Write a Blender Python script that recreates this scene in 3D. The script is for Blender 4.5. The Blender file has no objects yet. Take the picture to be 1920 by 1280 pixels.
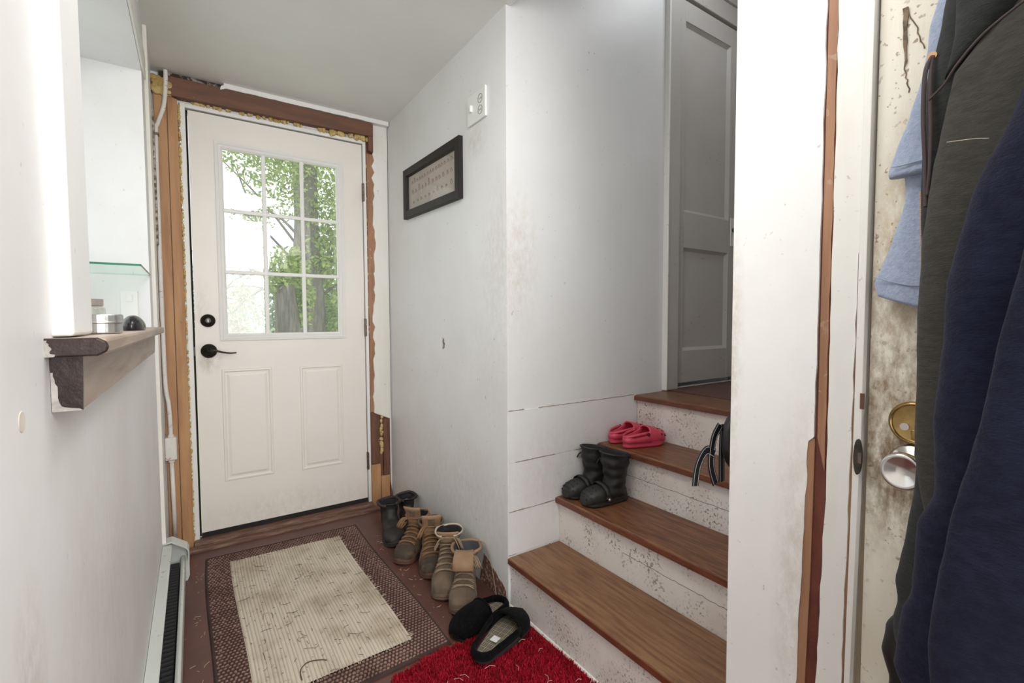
import bpy, bmesh, math, random
from mathutils import Vector, Matrix, noise
C = bpy.context.scene.collection
S = bpy.context.scene
PI = math.pi
random.seed(7)

# ------------------------------------------------------------------ camera
CAM_Z = 1.08
yaw, pitch, roll = math.radians(34.069), math.radians(2.638), math.radians(-0.236)
f = Vector((math.sin(yaw)*math.cos(pitch), math.cos(yaw)*math.cos(pitch), -math.sin(pitch)))
r = Vector((math.cos(yaw), -math.sin(yaw), 0)); u = r.cross(f)
cr, sr = math.cos(roll), math.sin(roll)
r2 = r*cr + u*sr; u2 = -r*sr + u*cr
cd = bpy.data.cameras.new('camera'); cam = bpy.data.objects.new('camera', cd); C.objects.link(cam)
cd.sensor_width = 36.0; cd.lens = 36.0*880.66/1920; cd.clip_start = 0.02; cd.clip_end = 200
cam.matrix_world = Matrix(((r2.x, u2.x, -f.x, 0), (r2.y, u2.y, -f.y, 0), (r2.z, u2.z, -f.z, CAM_Z), (0, 0, 0, 1)))
S.camera = cam

# ------------------------------------------------------------------ world and exposure
W = bpy.data.worlds.new('sky'); S.world = W; W.use_nodes = True
bg = W.node_tree.nodes['Background']; bg.inputs[0].default_value = (0.95, 0.98, 1.0, 1); bg.inputs[1].default_value = 1.6
S.view_settings.view_transform = 'Standard'; S.view_settings.look = 'None'
S.view_settings.gamma = 1.0; S.view_settings.exposure = 0.0; S.view_settings.use_curve_mapping = False

def area(name, loc, aim, size, power, col=(1, 1, 1), size_y=None):
    d = bpy.data.lights.new(name, 'AREA'); d.energy = power; d.size = size; d.color = col
    if size_y: d.shape = 'RECTANGLE'; d.size_y = size_y
    o = bpy.data.objects.new(name, d); C.objects.link(o); o.location = loc
    o.rotation_euler = (Vector(aim)-Vector(loc)).to_track_quat('-Z', 'Y').to_euler(); return o
# unseen hall lamp behind the camera; entry, rear and stair lights added as fill
area('hall_lamp_light', (0.42, -0.75, 2.02), (0.5, 2.0, 0.8), 0.7, 18, (1.0, 0.985, 0.96))
area('rear_fill_light', (0.38, -1.75, 1.30), (0.45, 2.0, 1.0), 0.95, 38, (1.0, 0.985, 0.965), 1.5)  # broad soft fill added behind the camera; the rear wall has no window
area('entry_fill_light', (0.36, 0.75, 2.10), (0.45, 0.9, 0), 0.45, 9, (1.0, 0.98, 0.955))  # added overhead out of view to lift the door wall and column
area('stair_fill_light', (2.0, 1.0, 2.85), (1.8, 1.4, 0.6), 0.4, 3.2, (0.97, 0.98, 1.0))  # added fill to brighten the stairwell, no fixture there

# ------------------------------------------------------------------ materials
def mat(name, col, rough=0.6, col2=None, nscale=4.0, stretch=(1, 1, 1), contrast=(0.35, 0.65), speck=None, stains=(), bump=0.0, bscale=30.0,
        bstretch=(1, 1, 1), metal=0.0, wear=None, spec=0.5, sheen=0.0, coat=0.0):
    m = bpy.data.materials.new(name); m.use_nodes = True
    nt = m.node_tree; N = nt.nodes; L = nt.links; b = N['Principled BSDF']
    tc = N.new('ShaderNodeTexCoord')
    def mp(s):
        n = N.new('ShaderNodeMapping'); n.inputs['Scale'].default_value = s; L.new(tc.outputs['Object'], n.inputs[0]); return n.outputs[0]
    def nz(scale, st=(1, 1, 1), det=5, rg=0.6):
        n = N.new('ShaderNodeTexNoise'); n.inputs['Scale'].default_value = scale; n.inputs['Detail'].default_value = det
        n.inputs['Roughness'].default_value = rg; L.new(mp(st), n.inputs['Vector']); return n.outputs['Fac']
    def ramp(src, a, c):
        n = N.new('ShaderNodeMapRange'); n.inputs[1].default_value = a; n.inputs[2].default_value = c; L.new(src, n.inputs[0]); return n.outputs[0]
    def mixc(fac, a, c):
        n = N.new('ShaderNodeMix'); n.data_type = 'RGBA'
        if isinstance(fac, float): n.inputs[0].default_value = fac
        else: L.new(fac, n.inputs[0])
        for i, v in ((6, a), (7, c)):
            if isinstance(v, tuple): n.inputs[i].default_value = (*v, 1)
            else: L.new(v, n.inputs[i])
        return n.outputs[2]
    def mul(a, c):
        n = N.new('ShaderNodeMath'); n.operation = 'MULTIPLY'
        for i, v in ((0, a), (1, c)):
            if isinstance(v, float): n.inputs[i].default_value = v
            else: L.new(v, n.inputs[i])
        return n.outputs[0]
    cur = col
    if col2: cur = mixc(ramp(nz(nscale, stretch), *contrast), cur, col2)
    if wear:                                     # (colour, scale, threshold, stretch) patches of bare or worn surface
        wc, ws, wt, wst = wear
        cur = mixc(ramp(nz(ws, wst, 8, 0.7), wt, wt+0.02), cur, wc)
    if speck:                                    # (colour, scale, threshold, strength)
        sc, ss, st_, sg = speck
        f1 = ramp(nz(ss, (1, 1, 1), 3, 0.5), st_, st_+0.04); f2 = ramp(nz(ss*0.06+1.3, (1, 1, 1), 3), 0.42, 0.62)
        cur = mixc(mul(mul(f1, f2), sg), cur, sc)
    for (sx, sy, sz, rad, scol, sg) in stains:   # dirt with a place of its own
        rr = rad if isinstance(rad, tuple) else (rad, rad, rad)
        sub = N.new('ShaderNodeVectorMath'); sub.operation = 'SUBTRACT'; L.new(tc.outputs['Object'], sub.inputs[0]); sub.inputs[1].default_value = (sx, sy, sz)
        dv = N.new('ShaderNodeVectorMath'); dv.operation = 'DIVIDE'; L.new(sub.outputs[0], dv.inputs[0]); dv.inputs[1].default_value = rr
        ln = N.new('ShaderNodeVectorMath'); ln.operation = 'LENGTH'; L.new(dv.outputs[0], ln.inputs[0])
        fm = ramp(ln.outputs['Value'], 1.0, 0.25); fn = ramp(nz(45, (1, 1, 0.5), 8, 0.75), 0.38, 0.62)
        cur = mixc(mul(mul(fm, fn), sg), cur, scol)
    if isinstance(cur, tuple): b.inputs['Base Color'].default_value = (*cur, 1)
    else: L.new(cur, b.inputs['Base Color'])
    b.inputs['Roughness'].default_value = rough; b.inputs['Metallic'].default_value = metal
    b.inputs['Specular IOR Level'].default_value = spec
    b.inputs['Sheen Weight'].default_value = sheen; b.inputs['Coat Weight'].default_value = coat
    if bump:
        bp = N.new('ShaderNodeBump'); bp.inputs['Strength'].default_value = bump; bp.inputs['Distance'].default_value = 0.003
        L.new(nz(bscale, bstretch), bp.inputs['Height']); L.new(bp.outputs[0], b.inputs['Normal'])
    return m
DB = (0.28, 0.19, 0.11)
m_wall = mat('painted_wall', (0.77, 0.775, 0.78), 0.42, (0.72, 0.715, 0.705), 2.2, (1, 1, 1), (0.4, 0.7), (DB, 46, 0.68, 0.5),
    [(0.955, 1.67, 1.80, (0.1, 0.10, 0.09), (0.5, 0.47, 0.42), 0.55), (0.955, 1.5, 1.35, (0.2, 0.16, 0.35), (0.52, 0.47, 0.40), 0.35), (0.955, 1.55, 1.0, (0.2, 0.2, 0.5), (0.52, 0.48, 0.43), 0.2),
     (0.955, 1.9, 0.3, (0.2, 0.9, 0.35), (0.5, 0.46, 0.42), 0.3)], 0.25, 9)
m_wall_l = mat('painted_plaster', (0.75, 0.75, 0.75), 0.5, (0.68, 0.675, 0.66), 2.6, (1, 1, 1), (0.4, 0.7), (DB, 60, 0.7, 0.35),
    [(-0.13, 0.58, 0.75, (0.1, 0.06, 0.12), (0.45, 0.38, 0.28), 0.5), (-0.13, 1.0, 0.6, (0.2, 0.5, 0.4), (0.55, 0.52, 0.47), 0.3)], 0.45, 6)
m_ceil = mat('ceiling_paint', (0.78, 0.775, 0.755), 0.6, (0.72, 0.715, 0.695), 2.0, (1, 1, 1), (0.4, 0.75), (DB, 30, 0.74, 0.3), (), 0.3, 7)
m_stairwall = mat('stair_wall_paint', (0.77, 0.785, 0.79), 0.35, (0.73, 0.73, 0.73), 1.8, (1, 1, 1), (0.4, 0.7), (DB, 60, 0.70, 0.45),
    [(1.0, 1.44, 1.3, (0.13, 0.1, 0.35), (0.55, 0.49, 0.40), 0.5), (1.2, 1.44, 0.45, (0.45, 0.1, 0.3), (0.62, 0.53, 0.47), 0.3)], 0.3, 8)
m_col = mat('column_paint', (0.87, 0.87, 0.85), 0.45, (0.82, 0.82, 0.80), 3, (1, 1, 1), (0.4, 0.7), (DB, 75, 0.69, 0.4),
    [(0.955, 0.43, 0.55, (0.1, 0.05, 0.5), (0.55, 0.47, 0.36), 0.45), (0.955, 0.565, 1.0, (0.05, 0.03, 0.35), (0.5, 0.4, 0.28), 0.5)], 0.3, 12)
m_trim = mat('old_white_paint', (0.80, 0.79, 0.75), 0.4, (0.70, 0.66, 0.58), 5, (1, 1, 0.2), (0.45, 0.75), (DB, 80, 0.68, 0.5), (), 0.3, 25, (1, 1, 0.3), wear=((0.45, 0.26, 0.14), 14, 0.69, (1, 1, 0.3)))
m_riser = mat('riser_paint', (0.76, 0.715, 0.675), 0.5, (0.62, 0.54, 0.485), 5, (1, 1, 1), (0.42, 0.74), ((0.16, 0.115, 0.10), 120, 0.57, 0.8), (), 0.4, 30, wear=((0.36, 0.27, 0.22), 26, 0.665, (1, 0.5, 1)))
m_tread = mat('oak_tread', (0.215, 0.092, 0.042), 0.38, (0.10, 0.038, 0.018), 9, (9, 0.9, 9), (0.38, 0.62), None, (), 0.35, 14, (12, 1, 12))
m_treadw = mat('worn_oak_tread', (0.25, 0.13, 0.062), 0.45, (0.145, 0.066, 0.030), 9, (9, 0.9, 9), (0.38, 0.64), None, (), 0.35, 14, (12, 1, 12))
m_nose = mat('red_brown_nosing', (0.18, 0.055, 0.028), 0.4, (0.11, 0.036, 0.018), 10, (4, 1, 4), (0.4, 0.6), None, (), 0.3, 20)
m_floor = mat('brown_painted_floor', (0.125, 0.052, 0.040), 0.42, (0.09, 0.039, 0.031), 6, (1, 1, 1), (0.4, 0.65), ((0.45, 0.33, 0.28), 60, 0.70, 0.9), (), 0.3, 12)
m_pine = mat('raw_pine', (0.50, 0.275, 0.13), 0.6, (0.38, 0.19, 0.085), 4, (6, 6, 0.6), (0.4, 0.62), ((0.2, 0.07, 0.03), 22, 0.72, 0.8), (), 0.3, 14, (8, 8, 0.6))
m_brown = mat('dark_brown_board', (0.165, 0.07, 0.036), 0.55, (0.115, 0.05, 0.028), 5, (0.8, 6, 6), (0.4, 0.6), ((0.4, 0.3, 0.25), 50, 0.7, 0.6), (), 0.3, 14)
m_brownv = mat('old_brown_wood', (0.17, 0.07, 0.04), 0.6, (0.10, 0.043, 0.025), 7, (6, 6, 0.8), (0.4, 0.6), ((0.5, 0.38, 0.3), 60, 0.68, 0.7), (), 0.4, 20)
m_orange = mat('stripped_orange_wood', (0.40, 0.21, 0.115), 0.6, (0.29, 0.14, 0.075), 6, (6, 6, 0.5), (0.4, 0.62), ((0.6, 0.5, 0.4), 50, 0.64, 0.6), (), 0.3, 20)
m_redwood = mat('dark_red_wood', (0.11, 0.028, 0.018), 0.5, (0.17, 0.045, 0.025), 30, (1, 1, 0.5), (0.4, 0.7), None, (), 0.5, 40)
m_foam = mat('yellow_foam', (0.62, 0.47, 0.20), 0.8, (0.42, 0.29, 0.10), 25, (1, 1, 1), (0.4, 0.6), None, (), 0.6, 60)
m_steel_door = mat('cream_white_door_paint', (0.83, 0.785, 0.735), 0.38, (0.79, 0.745, 0.69), 1.5, (1, 1, 1), (0.4, 0.7), None,
    [(0.05, 2.70, 0.90, (0.07, 0.1, 0.09), (0.30, 0.24, 0.17), 0.55), (0.03, 2.7, 1.15, (0.05, 0.1, 0.16), (0.5, 0.44, 0.35), 0.35), (0.4, 2.7, 0.1, (0.6, 0.1, 0.12), (0.5, 0.44, 0.37), 0.3)], 0.05, 10)
m_litefr = mat('lite_frame_white', (0.80, 0.79, 0.77), 0.4)
m_grey_door = mat('grey_white_door_paint', (0.50, 0.49, 0.47), 0.45, (0.45, 0.435, 0.41), 2, (1, 1, 1), (0.4, 0.7), ((0.2, 0.13, 0.1), 60, 0.68, 0.7), (), 0.2, 15)
m_near_door = mat('dirty_cream_door', (0.78, 0.74, 0.64), 0.5, (0.66, 0.60, 0.48), 7, (1, 1, 0.4), (0.45, 0.75), ((0.25, 0.15, 0.08), 90, 0.62, 0.8),
    [(0.955, 0.29, 0.93, (0.1, 0.12, 0.30), (0.22, 0.13, 0.055), 0.85), (0.955, 0.27, 0.82, (0.1, 0.07, 0.13), (0.16, 0.09, 0.04), 0.9), (0.955, 0.27, 1.18, (0.1, 0.10, 0.16), (0.42, 0.27, 0.12), 0.8),
     (0.955, 0.25, 1.33, (0.1, 0.08, 0.12), (0.40, 0.27, 0.13), 0.6)], 0.5, 50, (1, 1, 0.2))
m_bronze = mat('oil_rubbed_bronze', (0.035, 0.03, 0.027), 0.3, metal=0.8)
m_steelh = mat('aged_hinge_metal', (0.22, 0.17, 0.13), 0.45, (0.12, 0.09, 0.07), 40, metal=0.7)
m_brass = mat('aged_brass', (0.45, 0.31, 0.12), 0.3, (0.25, 0.16, 0.06), 25, metal=0.9)
m_chrome = mat('satin_steel', (0.62, 0.60, 0.57), 0.22, metal=1.0)
m_tin = mat('brushed_tin', (0.62, 0.62, 0.60), 0.32, (0.5, 0.5, 0.48), 20, (1, 1, 8), metal=0.9)
m_black = mat('gap_black', (0.012, 0.011, 0.01), 0.8)
m_blackpl = mat('black_plastic', (0.012, 0.012, 0.013), 0.25)
m_darkgloss = mat('dark_varnished_wood', (0.016, 0.010, 0.009), 0.30, (0.030, 0.016, 0.014), 20, (1, 1, 1), (0.4, 0.6), None, (), 0.5, 30, wear=((0.72, 0.70, 0.66), 60, 0.71, (1, 1, 1)), spec=0.3)
m_chip = mat('chipped_white_paint', (0.42, 0.41, 0.39), 0.6, (0.26, 0.24, 0.22), 90)
m_shelfwood = mat('weathered_shelf_wood', (0.42, 0.34, 0.28), 0.5, (0.30, 0.22, 0.17), 6, (6, 0.6, 6), (0.4, 0.65), ((0.08, 0.05, 0.04), 40, 0.72, 0.8), (), 0.2, 14)
m_pipe = mat('painted_conduit', (0.76, 0.74, 0.71), 0.45, (0.68, 0.65, 0.6), 8, (1, 1, 1), (0.4, 0.7), ((0.4, 0.12, 0.06), 60, 0.64, 0.9), (), 0.5, 30)
m_heater = mat('heater_enamel', (0.62, 0.65, 0.61), 0.35, (0.56, 0.58, 0.54), 3, (1, 1, 1), (0.4, 0.7), ((0.22, 0.18, 0.14), 55, 0.66, 0.9))
m_heatin = mat('heater_inside', (0.05, 0.05, 0.05), 0.6, metal=0.3)
m_frameblk = mat('dark_picture_frame', (0.016, 0.013, 0.012), 0.5, spec=0.3)
m_mat = mat('beige_picture_mat', (0.50, 0.44, 0.38), 0.6, (0.42, 0.37, 0.32), 12)
m_ink = mat('pale_lettering', (0.26, 0.16, 0.14), 0.6)
m_plate = mat('white_plastic', (0.78, 0.78, 0.76), 0.3)
m_slot = mat('dark_slot', (0.10, 0.09, 0.08), 0.6)
m_tan = mat('tan_nubuck', (0.15, 0.080, 0.038), 0.8, (0.060, 0.036, 0.022), 14, (1, 1, 1), (0.35, 0.7), None, (), 0.9, 45, sheen=0.1)
m_tanlight = mat('light_tan_leather', (0.33, 0.205, 0.12), 0.75, (0.24, 0.145, 0.08), 14, (1, 1, 1), (0.35, 0.7), None, (), 0.3, 60)
m_tandirty = mat('dirty_toe_leather', (0.036, 0.027, 0.019), 0.75, (0.068, 0.047, 0.030), 12, (1, 1, 1), (0.35, 0.7), None, (), 0.4, 60)
m_taupe = mat('taupe_nubuck', (0.165, 0.115, 0.075), 0.85, (0.085, 0.061, 0.042), 12, (1, 1, 1), (0.35, 0.7), None, (), 0.9, 45, sheen=0.1)
m_gum = mat('gum_sole', (0.13, 0.058, 0.036), 0.6, (0.08, 0.042, 0.028), 20)
m_gum2 = mat('worn_tan_sole', (0.16, 0.105, 0.072), 0.7, (0.10, 0.068, 0.048), 20)
m_lace = mat('tan_lace', (0.27, 0.145, 0.06), 0.8, (0.22, 0.13, 0.06), 80)
m_lace2 = mat('pale_lace', (0.27, 0.20, 0.13), 0.8, (0.26, 0.19, 0.12), 80)
m_bootblk = mat('black_boot_leather', (0.014, 0.012, 0.011), 0.6, (0.024, 0.019, 0.017), 12, (1, 1, 1), (0.4, 0.6), None, (), 0.3, 50)
m_bootsole = mat('dark_rubber_sole', (0.03, 0.027, 0.024), 0.7)
m_lining = mat('dark_boot_lining', (0.02, 0.018, 0.02), 0.9)
m_liningr = mat('grey_boot_lining', (0.07, 0.07, 0.08), 0.9)
m_fleece = mat('cream_fleece', (0.60, 0.52, 0.42), 0.95, (0.48, 0.40, 0.31), 60, bump=0.8, bscale=120)
m_label = mat('woven_label', (0.10, 0.07, 0.05), 0.8, (0.22, 0.16, 0.10), 60)
m_whitelab = mat('white_label', (0.72, 0.72, 0.70), 0.6, (0.45, 0.45, 0.45), 180, (1, 1, 1), (0.55, 0.6))
m_pink = mat('pink_foam_rubber', (0.62, 0.062, 0.11), 0.42, (0.56, 0.055, 0.10), 4)
m_pinkdk = mat('pink_vent_shadow', (0.10, 0.01, 0.02), 0.7)
m_clog = mat('black_foam_rubber', (0.014, 0.0145, 0.013), 0.55, (0.021, 0.021, 0.019), 10)
m_nylon = mat('black_nylon', (0.007, 0.007, 0.0075), 0.55, (0.012, 0.012, 0.0125), 18, (1, 1, 1), (0.4, 0.6), None, (), 0.5, 25)
m_fuzzy = mat('black_fleece', (0.003, 0.003, 0.0035), 1.0, (0.008, 0.008, 0.009), 120, (1, 1, 1), (0.5, 0.7), None, (), 1.0, 160, sheen=0.02, spec=0.1)
m_slipsole = mat('slipper_sole', (0.018, 0.018, 0.018), 0.7)
m_red = mat('red_shag', (0.47, 0.011, 0.030), 0.95, (0.27, 0.006, 0.017), 30, (1, 1, 1), (0.35, 0.65), spec=0.2)
m_redbase = mat('red_shag_base', (0.20, 0.005, 0.012), 1.0)
m_straw = mat('dry_straw', (0.50, 0.40, 0.28), 0.8)
m_debris = mat('dark_plant_bits', (0.10, 0.07, 0.045), 0.9)
m_hoodie = mat('charcoal_jersey', (0.028, 0.030, 0.030), 0.95, (0.037, 0.039, 0.038), 60, (1, 1, 3), (0.4, 0.6), None, (), 0.5, 170, (1, 1, 4), sheen=0.06, spec=0.15)
m_sleeve = mat('olive_charcoal_jersey', (0.050, 0.048, 0.042), 0.95, (0.062, 0.059, 0.051), 60, (1, 1, 3), (0.4, 0.6), None, (), 0.5, 170, (1, 1, 4), sheen=0.06, spec=0.15)
m_navy = mat('navy_fleece', (0.0085, 0.0095, 0.024), 1.0, (0.013, 0.0145, 0.034), 45, (1, 1, 2), (0.4, 0.62), ((0.2, 0.2, 0.25), 300, 0.76, 0.4), (), 0.6, 160, (1, 1, 3), sheen=0.06, spec=0.15)
m_blue = mat('pale_blue_jersey', (0.30, 0.36, 0.49), 0.95, (0.36, 0.42, 0.55), 120, (1, 1, 1), (0.4, 0.6), None, (), 0.6, 220, sheen=0.2)
m_string = mat('brown_drawstring', (0.062, 0.046, 0.044), 0.9)
m_copper = mat('copper_eyelet', (0.50, 0.28, 0.14), 0.35, metal=0.9)
m_web = mat('black_webbing', (0.012, 0.012, 0.014), 0.7)
m_webw = mat('white_webbing_edge', (0.65, 0.65, 0.66), 0.7)
m_redcloth = mat('red_patterned_cloth', (0.28, 0.02, 0.03), 0.9, (0.62, 0.5, 0.45), 30, (1, 1, 1), (0.55, 0.6))
m_bark = mat('bark', (0.13, 0.11, 0.095), 0.9, (0.24, 0.21, 0.18), 8, (3, 3, 0.5), (0.4, 0.65), None, (), 0.8, 15)
m_leaf = mat('spring_leaf', (0.23, 0.34, 0.07), 0.6, (0.38, 0.46, 0.14), 2.5)
m_leaf2 = mat('deep_green_leaf', (0.13, 0.22, 0.06), 0.6, (0.30, 0.38, 0.11), 3)
m_leaf3 = mat('pale_budding_leaf', (0.30, 0.34, 0.18), 0.7, (0.42, 0.30, 0.22), 3)
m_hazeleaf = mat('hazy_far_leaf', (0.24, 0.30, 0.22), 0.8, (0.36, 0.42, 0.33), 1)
m_lawn = mat('lawn', (0.33, 0.43, 0.18), 0.9, (0.42, 0.50, 0.26), 2)

def glass_mat(name, tint=(1, 1, 1), gl=0.08, haze=0.0):
    m = bpy.data.materials.new(name); m.use_nodes = True; nt = m.node_tree; N = nt.nodes; L = nt.links
    N.remove(N['Principled BSDF']); out = [n for n in N if n.type == 'OUTPUT_MATERIAL'][0]
    t = N.new('ShaderNodeBsdfTransparent'); t.inputs[0].default_value = (*tint, 1)
    g = N.new('ShaderNodeBsdfGlossy'); g.inputs['Roughness'].default_value = 0.02
    mx = N.new('ShaderNodeMixShader'); mx.inputs[0].default_value = gl
    L.new(t.outputs[0], mx.inputs[1]); L.new(g.outputs[0], mx.inputs[2]); last = mx
    if haze:
        d = N.new('ShaderNodeBsdfTranslucent'); d.inputs[0].default_value = (0.95, 0.97, 1, 1); m2 = N.new('ShaderNodeMixShader'); m2.inputs[0].default_value = haze
        L.new(last.outputs[0], m2.inputs[1]); L.new(d.outputs[0], m2.inputs[2]); last = m2
    L.new(last.outputs[0], out.inputs[0]); return m
m_pane = glass_mat('window_glass', (0.98, 0.99, 0.985), 0.05, 0.05)
m_picglass = glass_mat('picture_glass', (0.98, 0.98, 0.98), 0.045)
m_gshelf = glass_mat('green_edge_glass', (0.90, 0.96, 0.93), 0.12)
m_gedge = mat('glass_edge_green', (0.04, 0.22, 0.13), 0.15)
m_jar = glass_mat('jar_glass', (0.90, 0.90, 0.86), 0.15)

def plaid_mat():
    m = bpy.data.materials.new('plaid_insole'); m.use_nodes = True; nt = m.node_tree; N = nt.nodes; L = nt.links; b = N['Principled BSDF']
    tc = N.new('ShaderNodeTexCoord'); s = N.new('ShaderNodeSeparateXYZ'); L.new(tc.outputs['Object'], s.inputs[0])
    def band(o, freq, th):
        a = N.new('ShaderNodeMath'); a.operation = 'MULTIPLY'; a.inputs[1].default_value = freq; L.new(o, a.inputs[0])
        c = N.new('ShaderNodeMath'); c.operation = 'SINE'; L.new(a.outputs[0], c.inputs[0])
        d = N.new('ShaderNodeMath'); d.operation = 'GREATER_THAN'; d.inputs[1].default_value = th; L.new(c.outputs[0], d.inputs[0]); return d.outputs[0]
    cur = (0.24, 0.21, 0.16, 1); prev = None
    for o, fr, th, col in ((s.outputs[0], 900, 0.2, (0.12, 0.10, 0.085, 1)), (s.outputs[1], 900, 0.2, (0.10, 0.085, 0.075, 1)), (s.outputs[0], 300, 0.93, (0.30, 0.26, 0.13, 1)), (s.outputs[1], 300, 0.93, (0.30, 0.26, 0.13, 1))):
        mx = N.new('ShaderNodeMix'); mx.data_type = 'RGBA'; L.new(band(o, fr, th), mx.inputs[0])
        if prev is None: mx.inputs[6].default_value = cur
        else: L.new(prev, mx.inputs[6])
        mx.inputs[7].default_value = col; prev = mx.outputs[2]
    L.new(prev, b.inputs['Base Color']); b.inputs['Roughness'].default_value = 0.9; return m
m_plaid = plaid_mat()

# ------------------------------------------------------------------ mesh helpers
def NB(): return bmesh.new()
def root_loc(p):
    while p.parent: p = p.parent
    return p.location
def obj(name, bm, m, parent=None, smooth=False, world=True, mods=()):
    me = bpy.data.meshes.new(name)
    bmesh.ops.recalc_face_normals(bm, faces=bm.faces)
    if parent is not None and world:
        bmesh.ops.translate(bm, verts=bm.verts, vec=-Vector(root_loc(parent)))
    bm.to_mesh(me); bm.free()
    for mm in (m if isinstance(m, (list, tuple)) else [m]): me.materials.append(mm)
    if smooth:
        for p in me.polygons: p.use_smooth = True
    o = bpy.data.objects.new(name, me); C.objects.link(o)
    if parent is not None: o.parent = parent
    for k in mods: k(o)
    return o
def bevel(w=0.002, seg=2):
    def fn(o):
        md = o.modifiers.new('bevel', 'BEVEL'); md.width = w; md.segments = seg; md.limit_method = 'ANGLE'; md.angle_limit = 0.6
    return fn
def solid(t, off=-1, mo=0):
    def fn(o):
        md = o.modifiers.new('solid', 'SOLIDIFY'); md.thickness = t; md.offset = off; md.material_offset = mo; md.material_offset_rim = 0
    return fn
def subd(n=1):
    def fn(o):
        md = o.modifiers.new('sub', 'SUBSURF'); md.levels = n; md.render_levels = n
    return fn
def thing(name, label, cat, loc=(0, 0, 0), rz=0, group=None):
    o = bpy.data.objects.new(name, None); C.objects.link(o); o.empty_display_size = 0.05
    o.location = loc; o.rotation_euler = (0, 0, rz); o['label'] = label; o['category'] = cat
    if group: o['group'] = group
    return o
def tag(o, label, cat, group=None, kind=None):
    o['label'] = label; o['category'] = cat
    if group: o['group'] = group
    if kind: o['kind'] = kind
    return o
def struct(name, bm, m, **k):
    o = obj(name, bm, m, None, **k); o['kind'] = 'structure'; return o
def bx(bm, x0, x1, y0, y1, z0, z1, mi=0):
    vs = [bm.verts.new((x, y, z)) for x in (x0, x1) for y in (y0, y1) for z in (z0, z1)]
    for q in ((0, 1, 3, 2), (4, 6, 7, 5), (0, 4, 5, 1), (2, 3, 7, 6), (0, 2, 6, 4), (1, 5, 7, 3)):
        fc = bm.faces.new([vs[i] for i in q]); fc.material_index = mi
    return vs
def box(*a, mi=0):
    bm = NB(); bx(bm, *a, mi=mi); return bm
def prism(bm, pts, ax, a, c, mi=0):
    def P(p, t):
        return {0: (t, p[0], p[1]), 1: (p[0], t, p[1]), 2: (p[0], p[1], t)}[ax]
    v0 = [bm.verts.new(P(p, a)) for p in pts]; v1 = [bm.verts.new(P(p, c)) for p in pts]; n = len(pts)
    for q in (v0, v1):
        fc = bm.faces.new(q); fc.material_index = mi
    for i in range(n):
        fc = bm.faces.new((v0[i], v0[(i+1) % n], v1[(i+1) % n], v1[i])); fc.material_index = mi
def loft(bm, rings, close=True, cap0=False, cap1=False, mi=0):
    V = [[bm.verts.new(p) for p in rg] for rg in rings]; n = len(V[0])
    for a, c in zip(V, V[1:]):
        for i in range(n if close else n-1):
            fc = bm.faces.new((a[i], a[(i+1) % n], c[(i+1) % n], c[i])); fc.material_index = mi
    if cap0: bm.faces.new(V[0]).material_index = mi
    if cap1: bm.faces.new(V[-1]).material_index = mi
    return V
def tube(bm, pts, rad, n=8, mi=0, taper=None, flat=1.0):
    pts = [Vector(p) for p in pts]; rings = []; up = None
    for i, p in enumerate(pts):
        d = (pts[min(i+1, len(pts)-1)] - pts[max(i-1, 0)]).normalized()
        if up is None: up = Vector((0, 0, 1)) if abs(d.z) < 0.9 else Vector((1, 0, 0))
        a = d.cross(up); a = a.normalized() if a.length > 1e-6 else Vector((1, 0, 0)); b = a.cross(d).normalized(); up = b
        rr = rad*(taper[i] if taper else 1)
        rings.append([p + a*rr*math.cos(t*2*PI/n) + b*rr*flat*math.sin(t*2*PI/n) for t in range(n)])
    loft(bm, rings, cap0=True, cap1=True, mi=mi)
def smooth_path(pts, k=6):
    P = [Vector(p) for p in pts]; out = []
    for i in range(len(P)-1):
        p0, p1, p2, p3 = P[max(i-1, 0)], P[i], P[i+1], P[min(i+2, len(P)-1)]
        for j in range(k):
            t = j/k
            out.append(0.5*((2*p1)+(-p0+p2)*t+(2*p0-5*p1+4*p2-p3)*t*t+(-p0+3*p1-3*p2+p3)*t**3))
    out.append(P[-1]); return out
def lathe(bm, prof, c, ax=2, n=32, mi=0):
    rings = []
    for rr, h in prof:
        rg = []
        for i in range(n):
            a = 2*PI*i/n; p, q = rr*math.cos(a), rr*math.sin(a)
            rg.append(Vector(c) + (Vector((p, q, h)) if ax == 2 else Vector((h, p, q)) if ax == 0 else Vector((p, h, q))))
        rings.append(rg)
    loft(bm, rings, cap0=True, cap1=True, mi=mi)
def jag(p, q, n, amp, seed=0):
    """ragged line from p to q"""
    rnd = random.Random(seed); out = []
    dx, dy = q[0]-p[0], q[1]-p[1]; l = math.hypot(dx, dy); nx, ny = -dy/l, dx/l
    for i in range(n+1):
        t = i/n; k = amp*rnd.uniform(-1, 1) if 0 < i < n else 0
        out.append((p[0]+dx*t+nx*k, p[1]+dy*t+ny*k))
    return out
def interp(rows, z):
    for a, c in zip(rows, rows[1:]):
        if (a[0]-z)*(c[0]-z) <= 0:
            t = 0 if a[0] == c[0] else (z-a[0])/(c[0]-a[0])
            return [a[i]+(c[i]-a[i])*t for i in range(1, len(a))]
    return list(rows[0][1:]) if abs(z-rows[0][0]) < abs(z-rows[-1][0]) else list(rows[-1][1:])

# ------------------------------------------------------------------ room shell
XL, XR, YD, YS, ZC = -0.13, 0.955, 2.695, 1.444, 2.205
bm = NB(); bx(bm, -0.6, 1.3, -1.9, 2.9, -0.1, 0.0); struct('floor', bm, m_floor)
bm = NB(); bx(bm, -0.55, XR+0.0, -1.9, 2.9, ZC, ZC+0.1); struct('ceiling', bm, m_ceil)
bm = NB(); bx(bm, XR-0.02, 2.9, 0.3, 1.7, 3.0, 3.1); struct('ceiling_stairwell', bm, m_ceil)
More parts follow.
